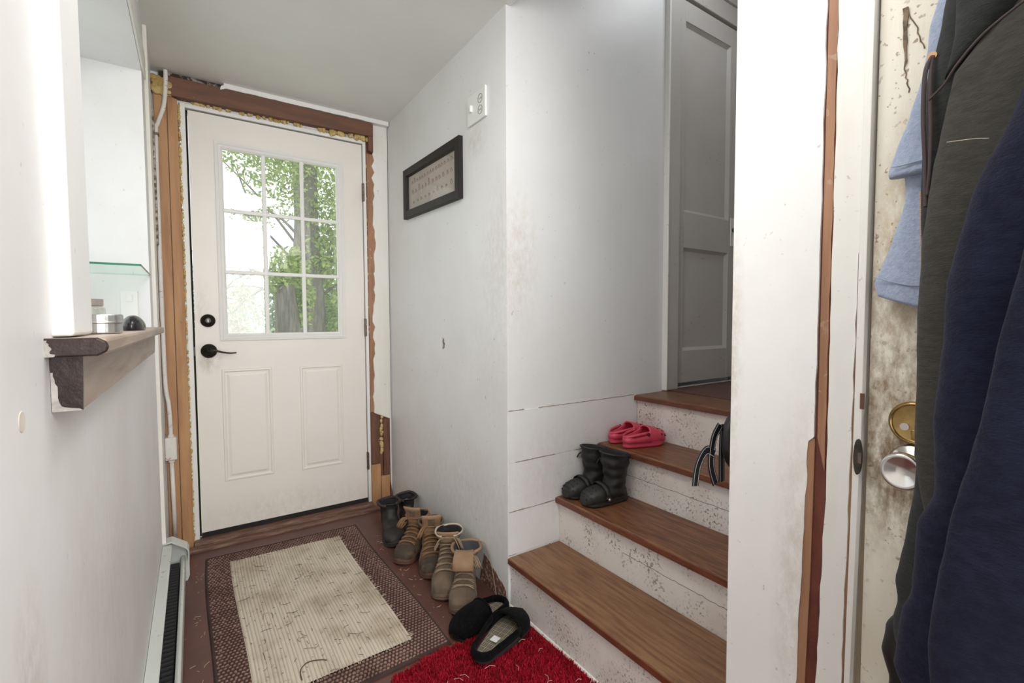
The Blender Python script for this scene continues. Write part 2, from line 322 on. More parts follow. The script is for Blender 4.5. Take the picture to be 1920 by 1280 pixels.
# left wall with the deep recess
n0, n1, nz0, nz1 = 0.80, 2.17, 1.045, 1.975
bm = NB()
bx(bm, -0.46, XL, -1.9, 2.80, -0.02, nz0); bx(bm, -0.46, XL, -1.9, 2.80, nz1, ZC)
bx(bm, -0.46, XL, -1.9, n0, nz0, nz1); bx(bm, -0.46, XL, n1, 2.80, nz0, nz1)
struct('wall_left', bm, m_wall_l)
bm = NB(); bx(bm, -0.135, -0.126, 2.30, 2.60, 0.0, ZC); prism(bm, [(-0.128, 0), (-0.118, 0), (-0.118, ZC), (-0.128, ZC)], 1, 2.30, 2.315)
struct('trim_left_corner', bm, m_trim, mods=[bevel(0.002)])
bm = NB()
for (z, h) in ((1.977, 0.03), (2.02, 0.045)): bx(bm, XL-0.001, XL+0.008, 0.9, 2.25, z, z+h)
struct('trim_recess', bm, m_trim, mods=[bevel(0.004, 3)])
# torn plaster beside the conduit
bm = NB(); prism(bm, jag((2.60, 1.42), (2.60, 2.0), 18, 0.012, 3)+jag((2.655, 2.0), (2.655, 1.42), 18, 0.008, 4), 0, -0.128, -0.119)
struct('trim_torn_plaster', bm, mat('torn_plaster', (0.16, 0.12, 0.09), 0.9, (0.55, 0.52, 0.48), 40, (1, 1, 1), (0.45, 0.6), bump=1, bscale=60))
# window of the recess
bm = NB()
for a in ((n0, n0+0.05, nz0, nz1), (n1-0.05, n1, nz0, nz1), (n0, n1, nz0, nz0+0.05), (n0, n1, nz1-0.05, nz1), (1.46, 1.51, nz0, nz1)): bx(bm, -0.46, -0.42, *a)
w1 = struct('window_1', bm, m_litefr, mods=[bevel(0.004)])
obj('pane', box(-0.442, -0.438, n0+0.04, n1-0.04, nz0+0.04, nz1-0.04), m_pane, w1)
# square post at the near end of the recess
bm = NB(); vs = bx(bm, XL-0.2, -0.112, 0.713, 0.833, 1.0635, ZC)
struct('trim_post', bm, m_trim if False else mat('post_paint', (0.76, 0.765, 0.76), 0.45, (0.70, 0.70, 0.69), 3, (1, 1, 1), (0.4, 0.7), (DB, 60, 0.7, 0.3), (), 0.3, 8), mods=[bevel(0.004, 3)])
# back wall around the entry door
bm = NB(); bx(bm, -0.46, -0.03, 2.70, 2.85, 0, ZC); bx(bm, 0.83, 1.1, 2.70, 2.85, 0, ZC); bx(bm, -0.03, 0.83, 2.70, 2.85, 2.09, ZC); bx(bm, -0.03, 0.83, 2.71, 2.85, -0.02, 0.03)
struct('wall_back', bm, m_wall)
bm = NB(); bx(bm, XR, XR+0.1, YS+0.001, 2.75, 0, ZC); struct('wall_right', bm, m_wall)
bm = NB(); bx(bm, XR+0.0005, 1.90, YS, YS+0.1, 0, 3.0); bx(bm, 1.90, 2.9, YS, YS+0.1, 2.63, 3.0); bx(bm, 1.90, 2.9, YS, YS+0.1, 0, 0.745); bx(bm, 1.85, 2.9, YS+0.08, YS+0.16, 0.0, 2.7)
for z0, z1 in ((0.745, 0.75),): pass
struct('wall_stair', bm, m_stairwall)
# painted boards at the foot of the stair wall
for i, (z0, z1, x1) in enumerate(((0.0, 0.19, 1.2), (0.1925, 0.355, 1.42), (0.358, 0.542, 1.66), (0.545, 0.738, 1.66))):
    bm = NB(); prism(bm, jag((XR+0.002, z0), (x1, z0+0.001), 20, 0.0009, i)+jag((x1, z1), (XR+0.002, z1), 20, 0.0009, i+9), 1, YS-0.0025, YS+0.002)
    struct('baseboard_stair', bm, m_stairwall)
for z0, xa, xb in ((0.7395, 1.10, 1.64), (0.7405, 0.957, 1.03), (0.5435, 0.99, 1.18), (0.5430, 1.28, 1.42), (0.3565, 0.96, 1.19), (0.1915, 0.957, 0.99)):
    bm = NB(); a_ = jag((xa, z0+0.0012), (xb, z0+0.0012), 24, 0.0012, int(xa*100)); prism(bm, a_+[(x, z0-0.0012) for x, z in reversed(a_)], 1, YS-0.0032, YS)
    struct('trim_board_crack', bm, mat('board_crack', (0.20, 0.13, 0.10), 0.9, (0.5, 0.42, 0.36), 60))
bm = NB(); bx(bm, XR, 2.9, 0.40, 0.565, 0, 3.0); struct('wall_column', bm, m_stairwall)
bm = NB(); bx(bm, XR+0.0, XR+0.02, 0.565, YS, ZC, 3.0); struct('wall_header', bm, m_stairwall)
bm = NB(); bx(bm, 2.52, 2.62, 0.5, 1.5, -0.02, 3.0); struct('wall_stair_end', bm, mat('unlit_wall_tone', (0.42, 0.37, 0.33), 0.6))  # white wall in a darker colour, its lack of light painted in
bm = NB(); bx(bm, -0.46, 2.0, -2.0, -1.9, 0, ZC); struct('wall_rear', bm, m_wall)
bm = NB(); bx(bm, XR+0.05, XR+0.15, -1.9, -0.48, 0, ZC); bx(bm, XR+0.05, XR+0.15, -0.48, 0.40, 2.06, ZC); struct('wall_right_rear', bm, m_wall)

# ---- stripped and painted boards on the near right wall
def yz(name, pts, x0, x1, m, bev=None):
    bm = NB(); prism(bm, pts, 0, x0, x1); return struct(name, bm, m, mods=[bevel(bev)] if bev else [])
yz('trim_column_face', [(0.566, 0), (0.566, ZC)]+jag((0.3965, ZC), (0.402, 0.86), 40, 0.0012, 1)+jag((0.4115, 0.85), (0.433, 0.0), 40, 0.0014, 2), XR-0.006, XR+0.01, m_col)
yz('trim_stripped_edge', [(0.44, 0), (0.405, 0.85), (0.40, ZC), (0.375, ZC), (0.380, 0.9), (0.393, 0.3), (0.398, 0)], XR-0.001, XR+0.02, m_redwood)
yz('trim_orange_board', [(0.432, 0), (0.4125, 0.85), (0.401, 0.857), (0.403, 0.6), (0.41, 0.3), (0.415, 0)], XR-0.004, XR+0.01, m_orange)
yz('trim_orange_strip', [(0.397, 0.86), (0.3965, 1.3), (0.395, ZC)]+jag((0.3795, ZC), (0.384, 0.80), 40, 0.0008, 5), XR-0.004, XR+0.01, m_orange)
yz('trim_casing', jag((0.396, 0.0), (0.381, 0.7), 30, 0.0012, 6)+jag((0.3785, 0.75), (0.379, ZC), 40, 0.001, 7)+jag((0.336, ZC), (0.337, 1.2), 20, 0.0003, 8)+jag((0.339, 1.19), (0.351, 0.0), 40, 0.0012, 9), XR-0.008, XR+0.02, m_trim)
yz('trim_casing_edge', [(0.353, 0), (0.343, 0.8), (0.3395, 1.35), (0.335, 1.35), (0.3345, 0.8), (0.342, 0)], XR-0.004, XR+0.02, m_orange)
yz('trim_jamb', [(0.345, 0), (0.3375, 0.8), (0.3355, ZC), (0.3235, ZC), (0.3260, 0.87), (0.3275, 0.8), (0.337, 0)], XR-0.012, XR+0.03, m_trim, 0.001)
yz('trim_jamb_shadow_gap', [(0.338, 0), (0.3285, 0.8), (0.326, ZC), (0.3195, ZC), (0.3205, 0.8), (0.33, 0)], XR+0.012, XR+0.03, mat('grey_worn_jamb', (0.30, 0.25, 0.20), 0.7, (0.45, 0.36, 0.24), 9))
bm = NB(); lathe(bm, [(0.0001, 0), (0.010, 0.0), (0.010, 0.006), (0.0001, 0.006)], (XR-0.0175, 0.331, 0.842), 0, 20)
for v in bm.verts: v.co.z = 0.842+(v.co.z-0.842)*3.1; v.co.y = 0.3285+(v.co.y-0.331)*0.62
struct('trim_strike_hole', bm, mat('dark_strike', (0.018, 0.013, 0.010), 0.5, (0.05, 0.035, 0.025), 60))
bm = NB(); bx(bm, XR-0.0135, XR-0.011, 0.3225, 0.3285, 0.925, 0.952); struct('trim_strike_notch', bm, m_brownv)
bm = NB(); bx(bm, XR-0.0185, XR-0.016, 0.3225, 0.3275, 0.832, 0.850); struct('trim_latch_tongue', bm, m_steelh)
# cracks and screws on right wall
bm = NB(); prism(bm, jag((1.985, 0.945), (1.985, 1.0), 6, 0.003, 1)+jag((1.97, 0.99), (1.965, 0.955), 6, 0.003, 2), 0, XR-0.0015, XR+0.001)
struct('trim_wall_gouge', bm, mat('gouge', (0.35, 0.31, 0.28), 0.9, (0.1, 0.08, 0.07), 60))
bm = NB(); prism(bm, [(1.452, 0.0), (1.66, 0.0)]+jag((1.62, 0.13), (1.46, 0.055), 10, 0.004, 9), 0, XR-0.0015, XR+0.001)
struct('trim_scuffed_patch', bm, mat('scuffed_brown', (0.16, 0.075, 0.055), 0.8, (0.50, 0.36, 0.28), 70, (1, 1, 1), (0.5, 0.62)))
bm = NB(); lathe(bm, [(0.0001, 0), (0.009, 0), (0.010, -0.0006), (0.0001, -0.0006)], (XL+0.0006, 0.589, 0.991), 0, 24)
struct('trim_wall_patch', bm, mat('patch', (0.56, 0.50, 0.42), 0.7, (0.66, 0.62, 0.56), 60))

# ------------------------------------------------------------------ entry door surround
def xz(name, pts, y0, y1, m, bev=None):
    bm = NB(); prism(bm, pts, 1, y0, y1); return struct(name, bm, m, mods=[bevel(bev)] if bev else [])
xz('trim_stud', [(-0.122, 0.0), (-0.0765, 0.0), (-0.0745, 2.12), (-0.122, 2.12)], 2.668, 2.71, m_pine, 0.002)
xz('trim_stud', [(-0.0740, 0.0), (-0.030, 0.0), (-0.0355, 2.093), (-0.0725, 2.105)], 2.674, 2.71, m_pine, 0.002)
xz('trim_header_board', [(-0.085, 2.098), (0.862, 2.108), (0.862, 2.178), (-0.06, 2.184)], 2.655, 2.71, m_brown, 0.002)
xz('trim_header_board', [(0.837, 2.03), (0.862, 2.022), (0.862, 2.11), (0.837, 2.11)], 2.66, 2.71, m_brownv)
xz('trim_header_gap', [(-0.10, 2.18), (0.20, 2.18), (0.20, 2.204), (-0.10, 2.204)], 2.672, 2.71, mat('dark_torn_gap', (0.04, 0.03, 0.025), 0.9, (0.35, 0.30, 0.27), 40, (1, 1, 1), (0.5, 0.6)))
xz('trim_ceiling_strip', jag((0.135, 2.172), (0.15, 2.206), 4, 0.004, 2)+[(0.95, 2.206)]+jag((0.95, 2.183), (0.16, 2.183), 30, 0.0015, 3), 2.650, 2.71, m_litefr)
fm = NB(); rnd = random.Random(4)
def blobs(bm, x0, x1, z0, z1, y, n, s):
    for i in range(n):
        c = (rnd.uniform(x0, x1), y+rnd.uniform(-0.004, 0.004), rnd.uniform(z0, z1)); ss = s*rnd.uniform(0.6, 1.2)
        mtx = Matrix.Translation(c) @ Matrix.Diagonal((ss, ss*0.7, ss*rnd.uniform(0.8, 1.8), 1))
        bmesh.ops.create_icosphere(bm, subdivisions=2, radius=1, matrix=mtx)
blobs(fm, -0.033, -0.028, 0.02, 2.08, 2.687, 300, 0.0055)
blobs(fm, -0.02, 0.83, 2.094, 2.104, 2.69, 90, 0.008)
blobs(fm, -0.118, -0.06, 2.105, 2.17, 2.665, 50, 0.014)
blobs(fm, 0.60, 0.84, 2.090, 2.104, 2.682, 30, 0.010)
blobs(fm, 0.886, 0.898, 0.30, 0.52, 2.69, 40, 0.009)
blobs(fm, 0.829, 0.834, 0.1, 2.0, 2.70, 60, 0.006)
o = obj('insulation_foam', fm, m_foam, smooth=True); tag(o, 'yellow expanding foam oozing around the white entry door frame', 'insulation', kind='stuff')
# white door frame
bm = NB(); bx(bm, -0.027, -0.006, 2.688, 2.76, 0, 2.088); bx(bm, 0.812, 0.828, 2.688, 2.76, 0, 2.088); bx(bm, -0.006, 0.812, 2.688, 2.76, 2.070, 2.088)
struct('trim_door_frame', bm, m_litefr, mods=[bevel(0.002)])
bm = NB(); bx(bm, -0.006, 0.812, 2.735, 2.76, 0.03, 2.07); bx(bm, -0.006, 0.0, 2.70, 2.74, 0.03, 2.07)
me_gap = bm
bm.free()
bm = NB(); bx(bm, -0.0065, 0.002, 2.722, 2.75, 0.03, 2.07); bx(bm, 0.0, 0.812, 2.722, 2.75, 2.064, 2.0705)
struct('trim_weatherstrip', bm, m_black)
# right side of the door: layers of bare wood and peeling paint
xz('trim_right_backing', [(0.828, 0.0), (0.945, 0.0), (0.945, 2.10), (0.828, 2.10)], 2.696, 2.71, m_brownv)
xz('trim_bare_wood', jag((0.833, 0.55), (0.833, 2.02), 20, 0.002, 5)+[(0.9, 2.02), (0.9, 0.55)], 2.693, 2.70, m_orange)
xz('trim_peeling_paint', jag((0.850, 0.545), (0.862, 1.35), 26, 0.008, 11)+jag((0.868, 1.36), (0.866, 2.02), 20, 0.010, 12)+[(0.864, 2.19)]+jag((0.951, 2.19), (0.945, 0.50), 40, 0.003, 13), 2.685, 2.70, m_trim, 0.001)
xz('trim_lower_block', [(0.829, 0.0), (0.881, 0.0), (0.881, 0.243), (0.829, 0.243)], 2.678, 2.70, m_pine, 0.002)
xz('trim_lower_block', [(0.884, 0.0), (0.936, 0.0), (0.936, 0.168), (0.884, 0.168)], 2.680, 2.70, m_pine, 0.002)
xz('trim_lower_brown', [(0.902, 0.17), (0.938, 0.17), (0.938, 0.50), (0.902, 0.505)], 2.684, 2.70, m_brownv, 0.002)
xz('trim_lower_brown', [(0.829, 0.247), (0.880, 0.247), (0.878, 0.535), (0.829, 0.55)], 2.686, 2.70, m_brownv, 0.002)
xz('trim_lower_sliver', [(0.938, 0.0), (0.9545, 0.0), (0.950, 0.06), (0.940, 0.13)], 2.684, 2.70, m_brownv)
bm = NB(); bx(bm, -0.03, 0.83, 2.645, 2.76, -0.01, 0.028); bx(bm, -0.12, 0.95, 2.598, 2.655, -0.01, 0.012)
struct('trim_threshold', bm, mat('worn_threshold', (0.13, 0.06, 0.042), 0.6, (0.30, 0.19, 0.13), 9, (1, 8, 8), (0.45, 0.7)), mods=[bevel(0.004)])

# ------------------------------------------------------------------ entry door
bm = NB()
dx0, dx1, dz0, dz1, yf, yb = 0.003, 0.808, 0.050, 2.064, 2.700, 2.742
lx0, lx1, lz0, lz1 = 0.125, 0.680, 1.005, 1.925
bx(bm, dx0, lx0, yf, yb, dz0, dz1); bx(bm, lx1, dx1, yf, yb, dz0, dz1); bx(bm, lx0, lx1, yf, yb, dz0, lz0); bx(bm, lx0, lx1, yf, yb, lz1, dz1)
d1 = struct('door_1', bm, m_steel_door); d1['label'] = 'white entry door with nine-pane window and black lever'
def ringframe(bm, x0, x1, z0, z1, steps):
    """nested rectangles: steps of (inset, y)"""
    prev = None
    for ins, y in steps:
        q = [bm.verts.new((x0+ins, y, z0+ins)), bm.verts.new((x1-ins, y, z0+ins)), bm.verts.new((x1-ins, y, z1-ins)), bm.verts.new((x0+ins, y, z1-ins))]
        if prev:
            for i in range(4): bm.faces.new((prev[i], prev[(i+1) % 4], q[(i+1) % 4], q[i]))
        prev = q
    return prev
for x0, x1, z0, z1 in ((0.104, 0.326, 0.284, 0.842), (0.459, 0.680, 0.276, 0.838)):
    bm = NB(); q = ringframe(bm, x0, x1, z0, z1, [(0, 2.7005), (0.003, 2.696), (0.010, 2.6955), (0.016, 2.7003), (0.022, 2.7003), (0.034, 2.6955)]); bm.faces.new(q)
    obj('door_panel', bm, m_steel_door, d1)
bm = NB(); ringframe(bm, 0.104, 0.700, 0.984, 1.945, [(0, 2.7005), (0, 2.692), (0.012, 2.690), (0.016, 2.694), (0.026, 2.692), (0.034, 2.7), (0.034, 2.716)])
obj('window_frame', bm, m_litefr, d1)
bm = NB()
for x in (0.313, 0.492): bx(bm, x-0.009, x+0.009, 2.698, 2.712, 1.01, 1.92)
for z in (1.320, 1.618): bx(bm, 0.13, 0.675, 2.6975, 2.711, z-0.009, z+0.009)
obj('muntin', bm, m_litefr, d1, mods=[bevel(0.004, 3)])
obj('pane', box(0.13, 0.675, 2.713, 2.717, 1.01, 1.92), m_pane, d1)
bm = NB(); lathe(bm, [(0.0001, 0.002), (0.030, 0.002), (0.031, -0.006), (0.025, -0.012), (0.018, -0.013), (0.0175, -0.018), (0.011, -0.020), (0.0001, -0.018)], (0.056, 2.70, 1.082), 1)
db = obj('deadbolt', bm, m_bronze, d1, smooth=True); obj('keyhole', box(0.0552, 0.0568, 2.678, 2.683, 1.075, 1.089), m_tin, db)
bm = NB(); lathe(bm, [(0.0001, 0.002), (0.033, 0.002), (0.034, -0.006), (0.026, -0.013), (0.014, -0.018), (0.012, -0.045), (0.0001, -0.046)], (0.056, 2.70, 0.936), 1)
h1 = obj('lever_rosette', bm, m_bronze, d1, smooth=True)
bm = NB(); tube(bm, smooth_path([(0.056, 2.655, 0.936), (0.08, 2.652, 0.938), (0.11, 2.653, 0.930), (0.14, 2.655, 0.924), (0.168, 2.657, 0.925)]), 0.007, 10, taper=[1.2-0.7*i/24 for i in range(25)], flat=0.8)
obj('lever', bm, m_bronze, h1, smooth=True)
for z in (1.80, 1.04, 0.27):
    bm = NB(); bx(bm, 0.806, 0.814, 2.684, 2.70, z-0.05, z+0.05)
    for k in range(3): lathe(bm, [(0.0001, -0.015), (0.006, -0.015), (0.006, 0.015), (0.0001, 0.015)], (0.810, 2.684, z-0.033+k*0.033), 2, 12)
    obj('hinge', bm, m_steelh, d1)
obj('door_sweep', box(0.003, 0.808, 2.697, 2.74, 0.029, 0.052), m_black, d1)
bm = NB(); bx(bm, -0.008, 0.002, 2.690, 2.71, 0.915, 0.957); obj('latch_plate', bm, m_bronze, d1)

# ------------------------------------------------------------------ stair door (upper landing)
bm = NB(); yf2 = YS+0.004
def rails(bm, rects, y0, y1):
    for a in rects: bx(bm, a[0], a[1], y0, y1, a[2], a[3])
rails(bm, [(1.936, 1.995, 0.765, 2.60), (2.375, 2.462, 0.765, 2.60), (1.995, 2.375, 2.505, 2.60), (1.995, 2.375, 1.43, 1.605), (1.995, 2.375, 0.765, 0.925)], yf2, yf2+0.035)
d2 = struct('door_2', bm, m_grey_door, mods=[bevel(0.002)])
for z0, z1 in ((0.925, 1.43), (1.605, 2.505)):
    bm = NB(); q = ringframe(bm, 1.993, 2.377, z0-0.002, z1+0.002, [(0, yf2+0.001), (0.014, yf2+0.014), (0.016, yf2+0.016)]); bm.faces.new(q); obj('door_panel', bm, m_grey_door, d2)
bm = NB(); bx(bm, 2.392, 2.424, yf2-0.004, yf2+0.004, 1.47, 1.62); esc = obj('escutcheon', bm, m_trim, d2, mods=[bevel(0.002)])
bm = NB(); lathe(bm, [(0.0001, 0), (0.012, 0), (0.010, -0.03), (0.022, -0.04), (0.026, -0.055), (0.018, -0.068), (0.0001, -0.07)], (2.414, yf2, 1.556), 1)
obj('door_knob', bm, m_steelh, esc, smooth=True)
bm = NB(); bx(bm, 1.846, 1.932, YS-0.020, YS+0.05, 0.742, 3.0); bx(bm, 2.466, 2.519, YS-0.012, YS+0.05, 0.742, 3.0); struct('trim_stair_door', bm, m_grey_door, mods=[bevel(0.004)])
bm = NB(); bx(bm, 1.932, 2.466, YS-0.006, YS+0.05, 2.612, 2.70); bx(bm, 1.932, 2.466, YS-0.012, YS+0.05, 2.71, 3.0); struct('trim_stair_door_head', bm, m_grey_door, mods=[bevel(0.003)])

bm = NB(); bx(bm, 1.836, 1.848, YS-0.026, YS+0.004, 0.742, 3.0); struct('trim_lit_casing_edge', bm, m_trim, mods=[bevel(0.005, 3)])  # white strip added to paint in the bright lit side of the casing

# ------------------------------------------------------------------ staircase
st = thing('staircase', 'oak-treaded stairs with scuffed white risers climbing to the grey door', 'stairs', (XR, 1.0, 0))
xs = [0.955, 1.185, 1.415, 1.645]; zs = [0.188, 0.372, 0.556, 0.740]; Yn, Yf = 0.567, YS-0.0035
for i in range(4):
    x0 = xs[i]; z = zs[i]; x1 = (xs[i+1]+0.0165) if i < 3 else 1.86
    zl = 0 if i == 0 else zs[i-1]
    rx = x0+0.016 if i else x0+0.008
    bm = NB(); bx(bm, rx, rx+0.02, Yn, Yf, zl-0.0215 if i else 0.0005, z-0.022)
    obj('riser', bm, m_riser, st)
    bm = NB(); bx(bm, x0-0.002, x1, Yn, Yf, z-0.022, z)
    mm = m_treadw if i == 0 else m_tread
    t = obj('tread', bm, mm, st, mods=[bevel(0.007, 3)])
    bm = NB(); prism(bm, [(x0-0.004, z-0.024), (x0+0.006, z-0.024), (x0+0.006, z-0.004), (x0-0.004, z-0.006)], 1, Yn, Yf)
    obj('nosing', bm, m_nose, t)
    if i < 3:
        bm = NB(); bx(bm, x1-0.052, x1-0.0505, Yn, Yf, z-0.003, z+0.0006); obj('board_seam', bm, m_brown, t)
obj('landing', box(1.861, 2.62, Yn, YS+0.003, 0.70, 0.744), m_floor, st, mods=[bevel(0.002)])
bm = NB()
for x, z, y0, y1 in ((1.4305, 0.452, 0.57, 1.30), (1.2005, 0.275, 0.7, 1.1)):
    prism(bm, [(a, c) for a, c in jag((y0, z), (y1, z+0.003), 30, 0.002, 8)]+[(a, c-0.0018) for a, c in reversed(jag((y0, z), (y1, z+0.003), 30, 0.002, 8))], 0, x, x+0.001)
obj('riser_crack', bm, mat('crack', (0.22, 0.18, 0.15), 0.9), st)
# caulk line along first riser
bm = NB(); tube(bm, smooth_path([(XR-0.003, 0.6, 0.006), (XR+0.002, 1.0, 0.006), (XR, 1.43, 0.006)]), 0.006, 6); struct('trim_riser_foot', bm, m_trim)

# ------------------------------------------------------------------ near door with locks
bm = NB(); bx(bm, XR+0.002, XR+0.04, -0.44, 0.3215, 0.01, 2.04); d3 = struct('door_3', bm, m_near_door, mods=[bevel(0.002)])
YK = 0.262
bm = NB(); lathe(bm, [(0.0001, 0.004), (0.034, 0.004), (0.035, -0.005), (0.031, -0.010), (0.029, -0.006), (0.0001, -0.005)], (XR, YK-0.006, 0.912), 0, 40)
dl = obj('deadbolt', bm, m_brass, d3, smooth=True, mods=[bevel(0.001)])
bm = NB(); lathe(bm, [(0.0001, 0.0), (0.006, 0.0), (0.006, -0.004), (0.0001, -0.004)], (XR-0.005, YK+0.006, 0.905), 0, 16); obj('screw', bm, m_chrome, dl)
bm = NB(); lathe(bm, [(0.0001, 0.0), (0.0085, 0.0), (0.0075, -0.006), (0.0001, -0.006)], (XR-0.005, YK-0.010, 0.897), 0, 16); bx(bm, XR-0.022, XR-0.008, YK-0.014, YK-0.006, 0.888, 0.905); obj('thumb_turn', bm, m_brass, dl, mods=[bevel(0.002)])
bm = NB(); lathe(bm, [(0.0001, 0.004), (0.033, 0.004), (0.034, -0.004), (0.031, -0.008), (0.020, -0.012), (0.013, -0.020), (0.013, -0.028), (0.024, -0.036), (0.0285, -0.046), (0.0285, -0.056), (0.026, -0.060), (0.022, -0.059), (0.010, -0.051), (0.0001, -0.0495)], (XR, YK-0.006, 0.843), 0, 48)
obj('door_knob', bm, m_chrome, d3, smooth=True)
bm = NB(); prism(bm, jag((0.291, 1.575), (0.287, 1.48), 8, 0.0015, 3)+jag((0.283, 1.49), (0.284, 1.575), 8, 0.0015, 4), 0, XR-0.0005, XR+0.003)
pts = jag((0.284, 1.57), (0.262, 1.50), 10, 0.002, 6); tube(bm, [(XR+0.001, a, c) for a, c in pts], 0.0009, 5)
pts = jag((0.287, 1.48), (0.280, 1.44), 8, 0.002, 7); tube(bm, [(XR+0.001, a, c) for a, c in pts], 0.0009, 5)
obj('split_wood', bm, mat('split_dark', (0.10, 0.07, 0.05), 0.9, (0.3, 0.22, 0.15), 60), d3)

# ------------------------------------------------------------------ wall shelf on the left
sh = thing('wall_shelf', 'narrow weathered wooden shelf with dark chipped end under the wall recess', 'shelf', (XL, 0.70, 1.04))
bm = NB(); bx(bm, XL-0.15, -0.080, 0.682, 1.86, 1.043, 1.062); obj('shelf_board', bm, m_shelfwood, sh, mods=[bevel(0.004, 2)])
bm = NB(); pts = [(XL-0.003, 1.0425), (-0.088, 1.0425), (-0.080, 1.047), (-0.0785, 1.0525), (-0.080, 1.058), (-0.088, 1.0625), (XL-0.003, 1.0625)]
prism(bm, pts, 1, 0.676, 0.684); obj('shelf_end', bm, m_darkgloss, sh, mods=[bevel(0.002)])
bm = NB(); prism(bm, [(XL, 1.043), (-0.103, 1.043), (-0.105, 0.983), (XL, 0.983)], 1, 0.699, 1.86); br = obj('shelf_cleat', bm, m_shelfwood, sh)
bm = NB(); prism(bm, [(XL-0.001, 1.042), (-0.1025, 1.042), (-0.1045, 0.9825), (XL-0.001, 0.9825)], 1, 0.694, 0.700); obj('cleat_end', bm, m_darkgloss, br)
bm = NB(); prism(bm, [(XL-0.003, 1.0425), (XL-0.003, 1.0600)]+jag((-0.1275, 1.0605), (-0.1225, 1.0430), 9, 0.0022, 3), 1, 0.6755, 0.680); obj('paint_chip', bm, m_chip, sh)
bm = NB(); prism(bm, [(-0.1295, 1.025), (-0.1295, 0.9824), (-0.1045, 0.9824)]+jag((-0.1075, 0.9845), (-0.1215, 0.988), 5, 0.0008, 5)+jag((-0.1225, 0.990), (-0.1275, 1.025), 9, 0.0011, 6), 1, 0.6935, 0.697); obj('paint_chip', bm, m_chip, sh)
# glass shelf, tin, jar, black case
gs = thing('glass_shelf', 'small green-edged glass shelf high in the left wall recess', 'glass shelf', (-0.2, 1.95, 1.25))
obj('glass_plate', box(-0.44, -0.128, 1.80, 2.168, 1.246, 1.251), m_gshelf, gs)
bm = NB(); bx(bm, -0.44, -0.127, 1.797, 1.80, 1.2455, 1.2515); prism(bm, [(1.797, 1.2455), (2.168, 1.2455), (2.168, 1.2515), (1.797, 1.2515)], 0, -0.128, -0.1265); obj('glass_edge', bm, m_gedge, gs)
tn = thing('metal_tin', 'round silver screw-lid tin on the wooden wall shelf', 'tin', (-0.113, 0.90, 1.062))
bm = NB(); lathe(bm, [(0.0001, 0), (0.0245, 0), (0.0255, 0.002), (0.0255, 0.015), (0.0001, 0.015)], (-0.113, 0.90, 1.0625), 2, 40); obj('tin_body', bm, m_tin, tn, smooth=False, mods=[bevel(0.001)])
bm = NB(); lathe(bm, [(0.0001, 0), (0.0265, 0), (0.0270, 0.001), (0.0265, 0.003), (0.0265, 0.0115), (0.0255, 0.013), (0.0001, 0.0125)], (-0.113, 0.90, 1.0775), 2, 40); obj('lid', bm, m_tin, tn, mods=[bevel(0.001)])
jr = thing('glass_jar', 'small clear glass jar with dull lid standing behind the silver tin', 'jar', (-0.165, 1.13, 1.062))
bm = NB(); lathe(bm, [(0.0001, 0), (0.030, 0), (0.032, 0.004), (0.032, 0.040), (0.027, 0.046), (0.0001, 0.046)], (-0.165, 1.13, 1.0625), 2, 32); obj('jar_body', bm, m_jar, jr, smooth=True)
bm = NB(); lathe(bm, [(0.0001, 0), (0.029, 0), (0.029, 0.012), (0.0001, 0.012)], (-0.165, 1.13, 1.1085), 2, 32); obj('lid', bm, mat('jar_lid', (0.40, 0.36, 0.32), 0.4, metal=0.5), jr)
bm = NB(); bmesh.ops.create_uvsphere(bm, u_segments=32, v_segments=20, radius=1)
for v in bm.verts:
    x, y, z = v.co; z = max(z, -0.25)
    v.co = Vector((-0.101+x*0.019, 1.215+y*0.055, 1.0685+z*0.023*(1-0.25*y)))
o = obj('sunglasses_case', bm, m_blackpl, smooth=True); tag(o, 'glossy black domed case on the shelf beside the silver tin', 'case')
# outlet plate inside the recess
bm = NB(); bx(bm, -0.215, -0.165, 2.164, 2.17, 1.09, 1.19); bx(bm, -0.20, -0.18, 2.162, 2.165, 1.15, 1.175); o = obj('outlet_cover', bm, m_plate, mods=[bevel(0.002)]); tag(o, 'white blank cover plate low inside the left wall recess', 'cover plate')

# ------------------------------------------------------------------ surface conduit in the corner
cdt = thing('electrical_conduit', 'white painted conduit pipe running down the corner beside the entry door', 'conduit', (-0.11, 2.645, 0))
path = smooth_path([(-0.073, 2.645, 2.20), (-0.074, 2.645, 2.14), (-0.084, 2.645, 2.04), (-0.108, 2.645, 1.96), (-0.1165, 2.645, 1.90), (-0.118, 2.645, 1.5), (-0.118, 2.645, 1.08), (-0.116, 2.645, 0.80), (-0.107, 2.645, 0.70), (-0.1035, 2.645, 0.60), (-0.1035, 2.645, 0.555)], 8)
bm = NB(); tube(bm, path, 0.0085, 12); obj('pipe', bm, m_pipe, cdt, smooth=True)
bm = NB(); tube(bm, [(-0.1035, 2.645, 0.44), (-0.100, 2.645, 0.08)], 0.0085, 12); obj('pipe', bm, m_pipe, cdt, smooth=True)
bm = NB(); bx(bm, -0.127, -0.082, 2.622, 2.668, 0.445, 0.55); jb = obj('junction_box', bm, m_pipe, cdt, mods=[bevel(0.006, 3)])
bm = NB(); lathe(bm, [(0.0001, 0), (0.012, 0), (0.012, 0.012), (0.0001, 0.012)], (-0.1035, 2.645, 0.549), 2, 12); obj('coupling', bm, m_pipe, jb)
bm = NB(); lathe(bm, [(0.0001, 0), (0.013, 0), (0.013, 0.012), (0.0001, 0.012)], (-0.1035, 2.645, 0.434), 2, 12); obj('coupling', bm, m_pipe, jb)
bm = NB(); bx(bm, -0.129, -0.104, 2.632, 2.66, 1.905, 1.915); obj('pipe_strap', bm, m_steelh, cdt, mods=[bevel(0.002)])

